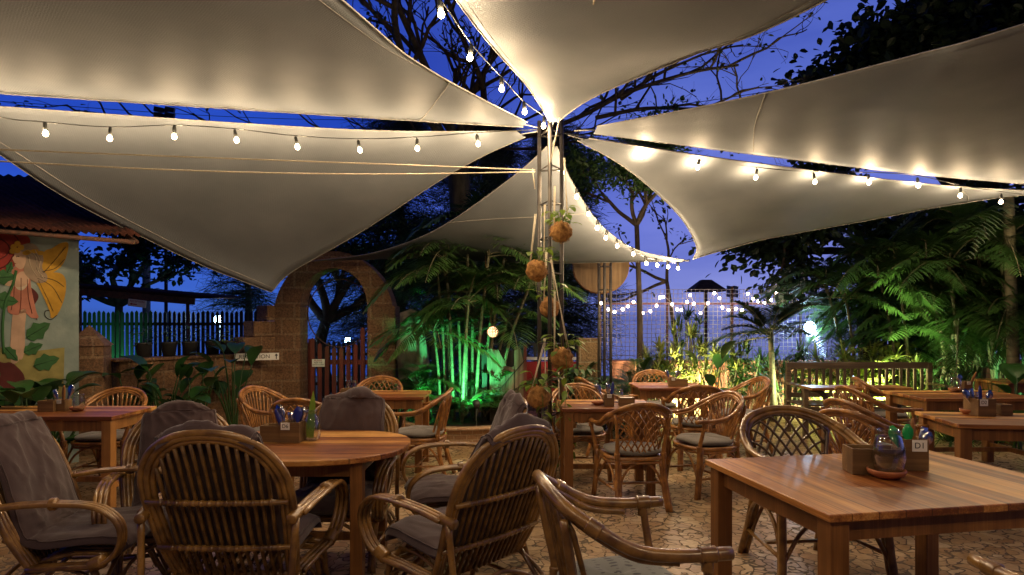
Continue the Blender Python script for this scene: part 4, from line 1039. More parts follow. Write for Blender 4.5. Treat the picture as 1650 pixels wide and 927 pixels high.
patch('mural_sleeve', [(26, 452), (44, 440), (46, 456), (36, 468), (26, 464)], PM['cream'], 2.5)
patch('mural_face', [(24, 404), (36, 400), (44, 410), (42, 426), (34, 434), (26, 430), (22, 422), (20, 416), (23, 412)], PM['skin'], 3)
patch('mural_hair', [(34, 396), (50, 392), (62, 400), (70, 416), (68, 432), (76, 444), (74, 454), (60, 456), (46, 448), (38, 436), (42, 420), (40, 408), (32, 404)], PM['hair'], 3.4)
for pts in ([(44, 402), (58, 414), (60, 434), (70, 448)], [(46, 412), (50, 430), (60, 446)], [(56, 402), (64, 420), (62, 436)]): line('mural_outline', pts, PM['cream'], 4.2, .003)
for (x, y) in ((22, 398), (28, 393), (34, 399), (28, 404), (20, 405)): patch('mural_flower', [(x+5*math.cos(a), y+4.5*math.sin(a)) for a in np.linspace(0, 5.4, 7)], PM['yellow'], 5)
for (x, y) in ((46, 406), (56, 405), (66, 408), (42, 408)): patch('mural_flower', [(x+6*math.cos(a), y+3.5*math.sin(a)) for a in np.linspace(0, 5.4, 7)], PM['yellow'], 5)
line('mural_eye', [(26, 414), (29, 413), (31, 414)], PM['black'], 4, .003); line('mural_mouth', [(23, 424), (26, 425)], PM['red'], 4, .003)
def mleaf(x, y, L, a, w=.3, m='green', lvl=4):
    pts = []; n = 6
    for i in range(n+1):
        t = i/n; r = w*L*math.sin(math.pi*min(1, t*1.02)**.8)*(1.15 if i % 2 else .8)
        pts.append((t*L, r))
    for i in range(n-1, 0, -1):
        t = i/n; r = -w*L*math.sin(math.pi*t**.8)*(1.15 if i % 2 else .8); pts.append((t*L, r))
    ca, sa = math.cos(a), math.sin(a)
    patch('mural_leaf', [(x + p*ca - q*sa, y + p*sa + q*ca) for p, q in pts], PM[m], lvl, 0)
    line('mural_outline', [(x, y), (x + L*.9*ca, y + L*.9*sa)], PM['dkgreen'], lvl+.6, .003, 0)
for q in ((-14, 448, 40, -.05), (-16, 482, 46, .1), (42, 545, 46, -.55), (38, 568, 34, -.4), (54, 590, 44, -.3), (8, 560, 30, .8), (12, 440, 20, -1.2)): mleaf(*q)

# ================================================================== LATERITE WALL, PILLAR, ARCH
def block_run(mb, A, B, h, t, z0=0):
    A = np.asarray(A, float); B = np.asarray(B, float); d = (B-A); L = np.linalg.norm(d); d /= L; s = V(-d[1], d[0], 0)
    c = (A+B)/2; mb.box(c + V(0, 0, z0 + h/2), (L, t, h), np.column_stack([d, s, V(0, 0, 1)]))
w0 = V(-4.75, 7.35, 0); w1 = V(-3.42, 9.0, 0)
wl = thing('garden_wall', (w0+w1)/2, 'brown stone block wall with stepped right end and plants along it', 'wall')
mb = MB(); block_run(mb, w0 + (w1-w0)*.02, w1, 1.02, .3); mb.build('wall_body', M['laterite'], wl, world=True, bevel=.01)
mb = MB(); e = (w1-w0)/np.linalg.norm(w1-w0)
block_run(mb, w1 - e*.56, w1, .26, .30, 1.022); block_run(mb, w1 - e*.42, w1, .22, .30, 1.284); block_run(mb, w1 - e*.22, w1, .22, .30, 1.506)
mb.build('stepped_blocks', M['laterite'], wl, world=True, bevel=.012)
mb = MB(); block_run(mb, w0 - V(0, .02, 0), w1 - e*.6, .035, .36, 1.022); mb.build('coping', M['laterite'], wl, world=True, bevel=.008)
pc = at(144, 560, 7.1); pr = thing('gate_pillar', (pc[0], 7.1, 0), 'stone pillar with a pyramid cap at the left end of the block wall', 'pillar')
mb = MB(); mb.box((pc[0], 7.1, .61), (.36, .36, 1.22), Matrix.Rotation(.35, 3, 'Z')); mb.build('shaft', M['laterite'], pr, world=True, bevel=.01)
mb = MB(); rt = np.array(Matrix.Rotation(.35, 3, 'Z')); cp = V(pc[0], 7.1, 0)
q = [cp + rt @ V(x*.2, y*.2, 1.222) for x, y in ((-1, -1), (1, -1), (1, 1), (-1, 1))]
mb.add(q + [cp + V(0, 0, 1.46)], [(0, 1, 4), (1, 2, 4), (2, 3, 4), (3, 0, 4), (3, 2, 1, 0)]); mb.build('cap', M['laterite'], pr, world=True)

ar = thing('stone_arch', (-2.55, 9.0, 0), 'round-topped stone archway with the red gate in it', 'arch')
xl0, xl1, xr0, xr1 = -3.38, -3.015, -2.06, -1.66; zs = 1.72; cx_ = (xl1+xr0)/2; ri = (xr0-xl1)/2; yo = 9.0
for nme, x0, x1, yy in (('column', xl0, xl1, 0), ('column', xr0, xr1, 0)):
    MB().box(((x0+x1)/2, yo, zs/2), (x1-x0, .36, zs)).build(nme, M['laterite'], ar, world=True, bevel=.015)
mb = MB(); n = 26; ins = []; outs = []
for i in range(n+1):
    a = math.pi*i/n; ins.append((cx_ - ri*math.cos(a), zs + ri*1.12*math.sin(a))); ro_ = ri + .36 - .12*math.sin(a)
    outs.append((cx_ - ro_*math.cos(a)*1.0, zs + (ri*1.12+.24)*math.sin(a)))
vs = []
for (xi, zi), (xo, zo) in zip(ins, outs):
    for y in (yo-.18, yo+.18): vs += [(xi, y, zi+.002), (xo, y, zo+.002)]
fs = []
for i in range(n):
    b = i*4; c = b+4; fs += [(b, c, c+1, b+1), (b+2, b+3, c+3, c+2), (b, b+2, c+2, c), (b+1, c+1, c+3, b+3)]
mb.add(vs, fs); mb.build('arch_ring', M['laterite'], ar, world=True)

sg = thing('reception_sign', at(420, 575, 8.55), 'white sign with black RECEPTION lettering and an up arrow on the wall beside the arch', 'sign')
sx = (w1-w0)/np.linalg.norm(w1-w0)
sgw = MB(); sgw.box((0, 0, 0), (.56, .012, .095)); so = sgw.build('sign_board', M['white_card'], sg)
# board faces the viewer; its left part lies behind leaves
sg.location = at(414, 575, 8.4); sg.rotation_euler = (0, 0, R(22))
text_mesh('RECEPTION', .074, M['black_ink'], sg, (-.03, -.008, 0), (R(90), 0, 0))
am = MB(); am.prism([(-.006, -.035), (.006, -.035), (.006, .01), (.022, .01), (0, .04), (-.022, .01), (-.006, .01)], (.245, -.0072, 0), (1, 0, 0), (0, 0, 1), .002); am.build('arrow', M['black_ink'], sg)

# red gate
gt = thing('picket_gate', (-2.54, 9.1, 0), 'dark red picket gate with a dipped top inside the stone arch', 'gate')
xs = np.linspace(xl1+.10, xr0-.02, 9)
for i, x in enumerate(xs):
    u = (x-cx_)/ri; top = 1.50 - .38*math.sqrt(max(0, 1-(u*.98)**2)) + (.18 if u > .6 else 0)
    m_ = MB(); m_.prism([(-.03, .05), (.03, .05), (.03, top-.03), (0, top), (-.03, top-.03)], (x, 9.09, 0), (1, 0, 0), (0, 0, 1), .02); m_.build('picket', M['red_wood'], gt, world=True)
for z in (.25, .9): MB().box((cx_+.03, 9.125, z), (xr0-xl1-.02, .03, .07)).build('rail', M['red_wood'], gt, world=True)
for x in (xl1+.03, xr0+.04): MB().box((x, 9.2, .62), (.055, .055, 1.24)).build('post', M['red_wood'], gt, world=True)
ring = MB(); ring.tube([(cx_ + .47*math.cos(a), 9.14, 1.62 + .50*math.sin(a)) for a in np.linspace(0, 2*math.pi, 40, endpoint=False)], .009, 6, closed=True); ring.build('ring', M['rust'], gt, world=True)
gs = thing('gate_sign', at(513, 585, 9.05), 'small white notice with red and black lettering on the red gate', 'sign')
MB().box((0, 0, 0), (.185, .008, .11)).build('sign_board', M['white_card'], gs)
text_mesh('PLEASE', .036, M['red_ink'], gs, (0, -.006, .034), (R(90), 0, 0)); text_mesh('KEEP THE', .028, M['black_ink'], gs, (0, -.006, .003), (R(90), 0, 0)); text_mesh('GATE CLOSED', .026, M['black_ink'], gs, (0, -.006, -.026), (R(90), 0, 0))

# shed + picket fence behind
sh = thing('lean_to_shed', (-6.5, 11, 0), 'open lean-to shed with a rusty roof behind the block wall', 'shed')
a, b = at(60, 456, 10.5), at(314, 478, 11.0); bk = V(-.3, 2.6, .10)
G = [[(a*(1-s)+b*s) + bk*t + V(0, 0, .012*math.sin(s*200)) for s in np.linspace(0, 1, 120)] for t in (0, .5, 1)]
mb = MB(); mb.grid(G); mb.build('roof', M['roof_sheet'], sh, world=True).modifiers.new('t', 'SOLIDIFY').thickness = .03
mb = MB(); mb.bar(a - V(0, 0, .09), b - V(0, 0, .09), .05, .12); mb.build('fascia', M['rust'], sh, world=True)
for px in (120, 297):
    t = (px-60)/254; p = a*(1-t) + b*t; m_ = MB(); m_.tube([(p[0], p[1]+.1, 0), (p[0], p[1]+.1, p[2]-.15)], .03, 8); m_.build('post', M['rust'], sh, world=True)
rs = thing('hanging_sign', at(221, 489, 10.3), 'tilted white sign with red RECEPTION lettering hanging from the shed roof', 'sign')
rs.rotation_euler = (0, R(7), 0)
MB().box((0, 0, 0), (.30, .01, .12)).build('sign_board', M['white_card'], rs)
text_mesh('RECEPTION', .046, M['red_ink'], rs, (0, -.007, .028), (R(90), 0, 0))
am = MB(); am.prism([(-.12, 0), (-.08, .02), (-.08, .008), (.0, .008), (.0, -.008), (-.08, -.008), (-.08, -.02)], (0, -.0062, -.02), (1, 0, 0), (0, 0, 1), .002); am.build('arrow', M['red_ink'], rs)
def pickets(name, P, Q, h, label, w=.06, gap=.035, m='dark_wood'):
    P = np.asarray(P, float); Q = np.asarray(Q, float); L = np.linalg.norm(Q-P); d = (Q-P)/L
    f = thing(name, P, label, 'fence'); k = int(L/(w+gap)); mb = MB()
    for i in range(k):
        p = P + d*(i+.5)*(w+gap); hh = h + .015*math.sin(i*1.7)
        mb.prism([(-w/2, .03), (w/2, .03), (w/2, hh-.04), (0, hh), (-w/2, hh-.04)], p, d, (0, 0, 1), .018)
    mb.build('pickets', M[m], f, world=True)
    r = MB(); s = V(-d[1], d[0], 0)*.035
    for z in (.3, h-.25): r.bar(P + s + V(0, 0, z), Q + s + V(0, 0, z), .03, .06)
    r.build('rail', M[m], f, world=True)
    return f
pickets('picket_fence', at(96, 500, 12.2)*V(1, 1, 0), at(436, 500, 12.0)*V(1, 1, 0), 1.70, 'dark picket fence behind the stone wall, lit green at its left end')
pickets('picket_fence', (-4.6, 11.9, 0), (-1.0, 11.9, 0), 1.12, 'dark picket fence seen through the red gate')
# lamps beyond
def led(px, py, d, label, e, col=(.5, .75, 1)):
    p = at(px, py, d); r = thing('street_lamp', (p[0], p[1]+.1, 0), label, 'lamp')
    MB().tube([(p[0], p[1]+.1, 0), (p[0], p[1]+.1, p[2]+.1), (p[0], p[1], p[2]+.07)], .02, 6).build('lamp_post', M['cable'], r, world=True)
    MB().ball(p, .085, 14, 10).build('lamp_head', M['led'], r, world=True)
    point(p - V(*r.location), e, col, r, .05, 'led')
led(352, 515, 12.6, 'glaring white lamp above the dark picket fence at the left', 25)
led(1305, 527, 10.2, 'glaring bluish lamp behind the plants right of the wire fence', 30)
led(560, 548, 17, 'small bluish lamp seen through the stone arch', 30)

# utility poles
mb = MB(); p = at(236, 400, 20); mb.tube([(p[0], 20, 0), (p[0], 20, at(236, 362, 20)[2])], .12, 8); tag(mb.build('utility_pole', M['concrete']), 'utility pole rising behind the bushy tree at the left', 'pole')
for px, py, d, w, h, lab in ((265, 186, 22, .75, .55, 'floodlight rack on a pole seen between the two left sails'), (1180, 470, 24, .45, .42, 'small floodlight rack on a pole above the wire fence')):
    c = at(px, py, d); r = thing('floodlight_rack', (c[0], d, 0), lab, 'floodlights'); m_ = MB()
    m_.tube([(c[0], d+.1, 0), (c[0], d+.1, c[2]+h/2)], .06, 8); m_.build('pole', M['cable'], r, world=True)
    for i in range(2):
        for j in range(3):
            MB().box(c + V((i-.5)*w*.52, 0, (j-1)*h*.36), (w*.44, .1, h*.3), np.array(Matrix.Rotation(.2, 3, 'Y'))).build('lamp_housing', M['cable'] if px < 900 else M['led_off'] if 'led_off' in M else M['steel'], r, world=True)

# hut beyond the fence
hc = at(1137, 470, 16); hu = thing('lookout_hut', (hc[0], 16, 0), 'dark thatched lookout roof on a post beyond the wire fence', 'hut')
M['thatch'] = mat('thatch', (.05, .03, .022), .95, (.025, .016, .012), 12, .8, 30)
mb = MB(); base_ = [hc + V(x, y, 0) for x, y in ((-.46, -.4), (.46, -.4), (.46, .4), (-.46, .4))]; top_ = [hc + V(x, y, .3) for x, y in ((-.12, -.1), (.12, -.1), (.12, .1), (-.12, .1))]
mb.add(base_ + top_, [(0, 1, 5, 4), (1, 2, 6, 5), (2, 3, 7, 6), (3, 0, 4, 7), (4, 5, 6, 7), (3, 2, 1, 0)]); mb.build('roof', M['thatch'], hu, world=True)
mb = MB(); mb.tube([(hc[0], 16, 0), (hc[0], 16, hc[2])], .05, 8); mb.build('post', M['rust'], hu, world=True)

# low red-and-white counter seen beyond the mast
cw = thing('low_barrier', at(870, 590, 11.4)*V(1, 1, 0), 'low red barrier with a white top rail beyond the mast', 'barrier')
p = at(790, 590, 11.4); q = at(935, 590, 11.4)
MB().box(((p[0]+q[0])/2, 11.4, .38), (q[0]-p[0], .08, .76)).build('panel', mat('red_barrier_paint', (.35, .015, .02), .4), cw, world=True)
MB().box(((p[0]+q[0])/2, 11.38, .82), (q[0]-p[0]+.1, .1, .05)).build('top_rail', M['white_card'], cw, world=True)
for dx in (0, .5, 1): MB().box((p[0]+(q[0]-p[0])*dx, 11.47, .55), (.06, .06, 1.1)).build('post', M['dark_wood'], cw, world=True)
MB().box(((p[0]+q[0])/2, 11.47, 1.08), (q[0]-p[0], .04, .04)).build('hand_rail', M['dark_wood'], cw, world=True)

# weathered boards and carved figure by the globe lamp
wp = thing('board_screen', at(820, 600, 8.4)*V(1, 1, 0), 'weathered board screen with a rounded post beneath the glowing globe', 'screen')
for px, w, py, mm in ((800, 30, 562, 'grey_wood'), (822, 16, 590, 'grey_wood'), (836, 15, 558, 'grey_wood'), (846, 5, 556, 'red_wood'), (783, 12, 600, 'dark_wood')):
    c = at(px, py, 8.4); ww = w*8.4/1000; m_ = MB()
    m_.prism([(-ww/2, 0), (ww/2, 0), (ww/2, c[2]-.10*(px % 3)), (ww*.1, c[2]-.015), (-ww*.3, c[2]), (-ww/2, c[2]-.012)], (c[0], c[1], 0), (1, 0, 0), (0, 0, 1), .05)
    m_.build('board', M[mm], wp, world=True)
MB().box(at(815, 612, 8.5), (.45, .03, .06)).build('cross_board', M['grey_wood'], wp, world=True)
MB().bar(at(786, 650, 8.32), at(848, 578, 8.32), .012, .012).build('brace', M['dark_wood'], wp, world=True)
MB().box((at(812, 600, 8.6)[0], 8.6, .55), (.62, .03, 1.1)).build('backing_panel', M['dark_wood'], wp, world=True)
gl = thing('globe_lamp', at(794, 535, 8.3), 'glowing wicker globe lamp hanging by the palm clump', 'lamp')
gp = at(794, 535, 8.3); MB().ball(gp, .072, 16, 12).build('lamp_shade', M['globe'], gl, world=True)
gg = MB()
for k in range(6):
    a = math.pi*k/6; gg.tube([gp + .076*V(math.cos(a)*math.cos(t), math.sin(a)*math.cos(t), math.sin(t)) for t in np.linspace(0, 2*math.pi, 25)], .003, 4)
for z in (-.04, 0, .04): gg.tube([gp + V(math.sqrt(.076**2-z*z)*math.cos(t), math.sqrt(.076**2-z*z)*math.sin(t), z) for t in np.linspace(0, 2*math.pi, 25)], .003, 4)
gg.tube([gp + V(0, 0, .07), gp + V(-.1, .1, .5), gp + V(-.1, .1, 1.1)], .004, 4); gg.build('lamp_frame', M['binding'], gl, world=True)

# pale laterite post
MBp = thing('stone_post', at(948, 600, 9.3)*V(1, 1, 0), 'square pale stone post behind the leafy shrub', 'post')
c = at(948, 545, 9.3); MB().box((c[0], 9.3, c[2]/2), (.33, .33, c[2])).build('shaft', M['pale_laterite'], MBp, world=True, bevel=.01)

# round disc
dc = thing('wooden_disc', at(968, 428, 9.4), 'large round disc of pale boards hanging behind the shorter mast', 'disc')
c = at(968, 428, 9.4); m_ = MB(); m_.prism([(.42*math.cos(a), .42*math.sin(a)) for a in np.linspace(0, 2*math.pi, 48, endpoint=False)], c, (1, 0, 0), (0, 0, 1), .04); m_.build('disc_board', M['disc_wood'], dc, world=True)
m_ = MB(); m_.tube([c + V(.42*math.cos(a), .0, .42*math.sin(a)) for a in np.linspace(0, 2*math.pi, 48, endpoint=False)], .014, 6, closed=True); m_.build('disc_rim', M['tableleg'], dc, world=True)

# wire fence, pink wall
wf = thing('wire_fence', at(1170, 600, 10.6)*V(1, 1, 0), 'square wire mesh fence standing on the low pink wall', 'fence')
fl_, fr_ = at(965, 470, 10.6), at(1395, 470, 10.6); zb, zt_ = .62, 2.04
M['wire'] = mat('galvanised_wire', (.22, .20, .22), .5, metal=.3)
w_ = MB(); x = fl_[0]
while x < fr_[0]: w_.box((x, 10.6, (zb+zt_)/2), (.007, .007, zt_-zb)); x += .075
z = zb
while z < zt_+.01: w_.box(((fl_[0]+fr_[0])/2, 10.6075, z), (fr_[0]-fl_[0], .007, .007)); z += .075
w_.build('wire_mesh', M['wire'], wf, world=True)
for px in (967, 1075, 1180, 1290, 1392):
    x = (px-825)*.0107; MB().tube([(x, 10.7, 0), (x, 10.7, 2.1)], .022, 8).build('post', M['rust'], wf, world=True)
MB().box(((fl_[0]+fr_[0])/2, 10.65, 1.80), (fr_[0]-fl_[0], .03, .028)).build('rail', mat('pink_pipe', (.20, .08, .07), .5), wf, world=True)
pk = thing('low_wall', at(1230, 640, 10.3)*V(1, 1, 0), 'low pink plastered wall with pierced vent blocks under the wire fence', 'wall')
m_ = MB(); x0, x1 = at(985, 600, 10.3)[0], at(1640, 600, 10.3)[0]
m_.box(((x0+x1)/2, 10.35, .40), (x1-x0, .16, .80)); m_.build('wall_body', M['pink_wall'], pk, world=True, bevel=.01)
MB().box(((x0+x1)/2, 10.35, .825), (x1-x0+.04, .22, .05)).build('coping', M['pink_wall'], pk, world=True, bevel=.008)
for px in (1105, 1150, 1238, 1262):
    c = at(px, 622, 10.26)
    for r_ in range(3):
        v = MB(); 
        v.box(c + V(0, .0, (r_-1)*.2), (.19, .02, .18)); f_ = v.build('vent_block', M['terracotta'], pk, world=True)
        h_ = MB()
        for u_ in (-.045, .045):
            for t_ in (-.04, .04): h_.box(c + V(u_, -.0125, (r_-1)*.2+t_), (.055, .006, .05))  # solid black boxes put the shade of the openings on the block face
        h_.build('vent_hole_shade', M['black_ink'], f_).location = -pk.location*0; f_.children[0].data.transform(Matrix.Translation(-pk.location))

# fairy lights on the fence
fz = [(968, 489), (980, 499), (990, 503), (1003, 499), (1012, 494), (1021, 487), (1036, 505), (1048, 502), (1058, 493), (1063, 480), (1069, 479), (1083, 491), (1091, 499), (1098, 500), (1107, 487), (1112, 476), (1118, 490), (1129, 505), (1141, 489), (1151, 473), (1159, 481),
      (1164, 496), (1174, 500), (1186, 498), (1196, 500), (1205, 474), (1213, 482), (1222, 486), (1232, 489), (1243, 484), (1251, 473), (1256, 483), (1275, 499), (1288, 487), (1296, 466)]
P = [at(x, y, 10.5) for x, y in fz]
festoon([p + V(0, 0, .02) for p in P], P, 'zigzag string of small lights hung on the wire fence', r=.022, drop=.02, m='fairy', cab=.004, cm='rope')
M['cable2'] = M['rope']

# bench
bn = thing('garden_bench', (4.66, 8.3, 0), 'long slatted wooden bench standing empty against the lit plants', 'bench')
bx0, bx1, by = 3.72, 5.72, 8.45
for x in (bx0+.04, bx1-.04):
    MB().box((x, by, .47), (.06, .05, .94)).build('leg', M['bench_wood'], bn, world=True, bevel=.004)
    MB().box((x, by-.5, .32), (.06, .05, .64)).build('leg', M['bench_wood'], bn, world=True, bevel=.004)
    MB().box((x, by-.25, .655), (.07, .6, .03)).build('armrest', M['bench_wood'], bn, world=True, bevel=.004)
MB().box(((bx0+bx1)/2, by, .90), (bx1-bx0-.14, .04, .09)).build('back_rail', M['bench_wood'], bn, world=True, bevel=.004)
MB().box(((bx0+bx1)/2, by, .50), (bx1-bx0-.14, .04, .06)).build('back_rail', M['bench_wood'], bn, world=True, bevel=.004)
for x in np.linspace(bx0+.14, bx1-.14, 19): MB().box((x, by, .692), (.035, .02, .322)).build('back_slat', M['bench_wood'], bn, world=True)
for y in np.linspace(by-.46, by-.06, 5): MB().box(((bx0+bx1)/2, y, .42), (bx1-bx0-.02, .075, .022)).build('seat_slat', M['bench_wood'], bn, world=True, bevel=.003)
MB().box(((bx0+bx1)/2, by-.5, .37), (bx1-bx0-.14, .03, .07)).build('seat_rail', M['bench_wood'], bn, world=True)
# side table of dark iron hoop near bench
hb = thing('side_table', (3.75, 7.1, 0), 'narrow low wooden table with a curved metal leg in front of the bench', 'table')
MB().box((3.98, 7.2, .73), (1.15, .32, .03)).build('tabletop', M['tableleg'], hb, world=True, bevel=.004)
mm_ = MB(); mm_.tube([(3.46, 7.2, .71), (3.56, 7.15, .68), (3.62, 7.12, .55), (3.60, 7.1, .3), (3.66, 7.1, 0)], .03, 8, sm=5); mm_.build('leg', M['metal_grey'], hb, world=True)
mm_ = MB(); mm_.tube([(4.5, 7.2, .71), (4.46, 7.2, 0)], .03, 8); mm_.build('leg', M['metal_grey'], hb, world=True)

# palm planter
pln = thing('round_planter', (-.66, 8.45, 0), 'low round planter of pale brick tiles at the foot of the palm clump', 'planter')
MB().lathe([(.92, 0), (.92, .17), (.95, .175), (.95, .205), (.80, .205), (.80, .14)], (-.66, 8.45, 0), 48, closed=False).build('planter_rim', M['pale_brick'], pln, world=True)
MB().lathe([(.001, .165), (.82, .15)], (-.66, 8.45, 0), 30, closed=False).build('soil', M['soil'], pln, world=True)
# green-lit rock column beside the arch
rc = thing('rock', (at(668, 600, 8.9)[0], 8.9, 0), 'tall rough rock lit green beside the arch', 'rock')
mb = MB(); G = []
for j in range(14):
    z = 1.62*j/13; r_ = .26*(1-.35*(j/13)) ; G.append([V(at(668-6*j/13, 0, 8.9)[0], 8.9, z) + V(math.cos(a)*r_, math.sin(a)*r_*.8, 0)*(1 + .35*mnoise.noise(Vector((math.cos(a)*1.5, math.sin(a)*1.5, z*2.2)))) for a in np.linspace(0, 2*math.pi, 21)])
G.append([V(at(662, 0, 8.9)[0], 8.9, 1.68)]*21); mb.grid(G)
mb.build('rock_face', mat('pale_rock', (.3, .27, .2), .9, (.16, .14, .1), 7, 1, 14), rc, world=True)

# ================================================================== VEGETATION
def frond(mb, st, p, az, el, L, droop, n=22, ll=.32, lw=.013, seed=0, ldroop=.35, vee=.5):
    """feather leaf: a rachis into st, leaflets into mb"""
    r_ = random.Random(seed); d = V(math.cos(az)*math.cos(el), math.sin(az)*math.cos(el), math.sin(el)); P = []
    for i in range(11):
        t = i/10; P.append(np.asarray(p, float) + d*L*t + V(0, 0, -droop*L*t**2.2))
    st.tube(P, [.010, .004], 4, caps=False)
    P = np.array(P); T = np.gradient(P, axis=0)
    for k in range(n):
        t = .16 + .84*(k+.5)/n; i = min(int(t*10), 9); q = P[i] + (P[i+1]-P[i])*(t*10-i); tt = T[i]/np.linalg.norm(T[i])
        s = np.cross(tt, V(0, 0, 1)); s /= (np.linalg.norm(s) + 1e-6); u = np.cross(s, tt)
        l = ll*math.sin(math.pi*(.12+.86*t)**.85)*r_.uniform(.85, 1.1)
        if l < .04: continue
        for sg in (-1, 1):
            dr = s*sg*.85 + tt*(.45+.35*t) + u*vee*r_.uniform(.1, .6); dr /= np.linalg.norm(dr)
            pts = [q, q + dr*l*.35, q + dr*l*.7 + V(0, 0, -ldroop*l*.28), q + dr*l + V(0, 0, -ldroop*l*.75)]
            w = [lw*.5, lw, lw*.8, lw*.08]; sd = np.cross(dr, V(0, 0, 1)); sd /= np.linalg.norm(sd) + 1e-6
            vs = []
            for pp, ww in zip(pts, w): vs += [pp - sd*ww, pp + sd*ww]
            mb.add(vs, [(0, 1, 3, 2), (2, 3, 5, 4), (4, 5, 7, 6)], True)
def palm(base, stems, label, name='palm', lm='leaf_palm', group=None, seed=0, sm='bark_palm', low=None):
    """stems: (dx,dy,height,lean_x,lean_y,radius,[n fronds, L, el range, droop, ll])"""
    r_ = random.Random(seed); base = np.asarray(base, float)
    root = thing(name, base, label, 'palm', group)
    tr = MB(); cr = MB(); st = MB()
    for (dx, dy, h, lx, ly, rad, (nf, L, e0, e1, dr, ll)) in stems:
        p0 = base + V(dx, dy, 0); p1 = p0 + V(lx*.4, ly*.4, h*.55); p2 = p0 + V(lx, ly, h)
        if h > .2: tr.tube([p0, p1, p2], [rad, rad*.8, rad*.65], 7, sm=5)
        for k in range(nf):
            az = 2*math.pi*k/nf*1.0 + r_.uniform(-.3, .3) + dx*7; el = r_.uniform(e0, e1)
            frond(cr, st, p2 + V(0, 0, r_.uniform(-.12, .06)*min(1, h)), az, el, L*r_.uniform(.8, 1.15), dr*r_.uniform(.7, 1.3), n=max(22, int(L*34)), ll=ll, seed=r_.random(), lw=.010 + .003*L)
    if tr.n: tr.build('trunk', M[sm], root, world=True)
    st.build('frond_stalks', M[sm], root, world=True); cr.build('crown', M[lm], root, world=True)
    return root
# the areca clump in the round planter
sp = []
for i, (dx, dy, h, lx) in enumerate([(-.24, .1, 2.0, -.1), (-.12, -.12, 2.3, -.12), (.02, .12, 2.7, .05), (.16, -.1, 2.3, .2), (.30, .1, 2.5, .3), (.42, -.02, 1.9, .5), (-.30, -.05, 1.3, -.1), (.1, .3, 2.6, .0), (-.2, .3, 2.3, -.1), (.25, .25, 2.0, .2), (-.05, .2, 1.7, -.05), (.35, .2, 1.4, .25), (.0, -.3, 1.7, .1)]):
    sp.append((dx, dy, h, lx, rng.uniform(-.2, .1), .026, (11, .88, -.1, 1.1, .55, .38)))
for i in range(6):
    a = i*.55 + .1; sp.append((.45*math.cos(a), .4*math.sin(a), .25, .1*math.cos(a), 0, .015, (6, .75, .7, 1.35, .45, .3)))
for k in range(5): sp.append((-.5+.27*k, -.42 + .06*abs(k-2), .12, 0, 0, .012, (5, .5, .7, 1.35, .5, .24)))
palm((-.66, 8.45, .15), sp, 'tall areca palm clump with slender stems lit green from below', seed=3)
# shorter palms by the arch, left of the clump
palm((-1.55, 8.5, 0), [(0, 0, .3, 0, 0, .02, (9, .9, .3, 1.2, .6, .32)), (.2, .1, .6, .1, 0, .02, (7, .8, .2, 1.1, .6, .3))], 'low feathery palm at the right foot of the stone arch', seed=5)
palm((.95, 9.15, 0), [(0, 0, .35, 0, 0, .03, (14, .95, .5, 1.3, .5, .35)), (.2, .1, .2, 0, 0, .02, (8, .7, .4, 1.2, .5, .3))], 'low bright palm right of the stone post', seed=8)
palm((1.75, 8.9, 0), [(0, 0, .3, 0, 0, .03, (14, 1.1, .55, 1.35, .45, .34)), (-.15, .1, .2, 0, 0, .02, (9, .8, .4, 1.2, .5, .3))], 'bushy palm in front of the left end of the wire fence', seed=9)
palm((3.92, 9.3, 0), [(0, 0, 1.35, -.05, 0, .055, (18, 1.0, -.1, 1.15, .35, .38))], 'small palm with a ringed trunk in front of the wire fence', seed=12, lm='leaf_dark')
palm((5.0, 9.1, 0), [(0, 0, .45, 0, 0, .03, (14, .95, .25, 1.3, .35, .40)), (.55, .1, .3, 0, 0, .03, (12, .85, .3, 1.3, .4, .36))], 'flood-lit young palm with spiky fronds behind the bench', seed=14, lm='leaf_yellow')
# right mass
for i, (px, d, h, L, lab) in enumerate([(1395, 9.9, 2.2, 1.0, 'tall areca palm behind the right half of the bench'), (1480, 9.3, 2.5, 1.1, 'arching areca palm right of the bench'), (1560, 8.9, 2.6, 1.15, 'dense areca palm behind the table D3'),
                                        (1640, 8.6, 2.9, 1.2, 'tall areca palm at the right edge'), (1450, 10.3, 3.0, 1.15, 'dark areca palm high behind the bench'), (1540, 10.4, 3.3, 1.2, 'highest areca palm under the right sail')]):
    b = at(px, 518, d)*V(1, 1, 0)
    st_ = [(.25*math.cos(k*1.9), .25*math.sin(k*1.9), h*(.55+.45*((k*.37) % 1)), .4*math.cos(k*1.9), .3*math.sin(k*1.9), .03, (11, L, -.1, 1.2, .6, .5)) for k in range(8)]
    palm(b, st_, lab, group='areca palms behind the bench at the right', seed=20+i)
tk = MB(); p = at(1632, 500, 8.0); tk.tube([(p[0]+.02, 8, 0), (p[0], 8, 1.2), (p[0]-.06, 8, 3.2)], [.085, .07, .06], 10, sm=5)
r0 = thing('palm', (p[0], 8, 0), 'pale bare palm trunk at the right edge', 'palm'); tk.build('trunk', M['bark_palm'], r0, world=True)
q = MB(); s_ = MB()
for k in range(10): frond(q, s_, (p[0]-.06, 8, 3.2), k*.63, rng.uniform(-.2, .8), 1.5, .6, n=30, ll=.45, seed=k)
q.build('crown', M['leaf_dark'], r0, world=True)

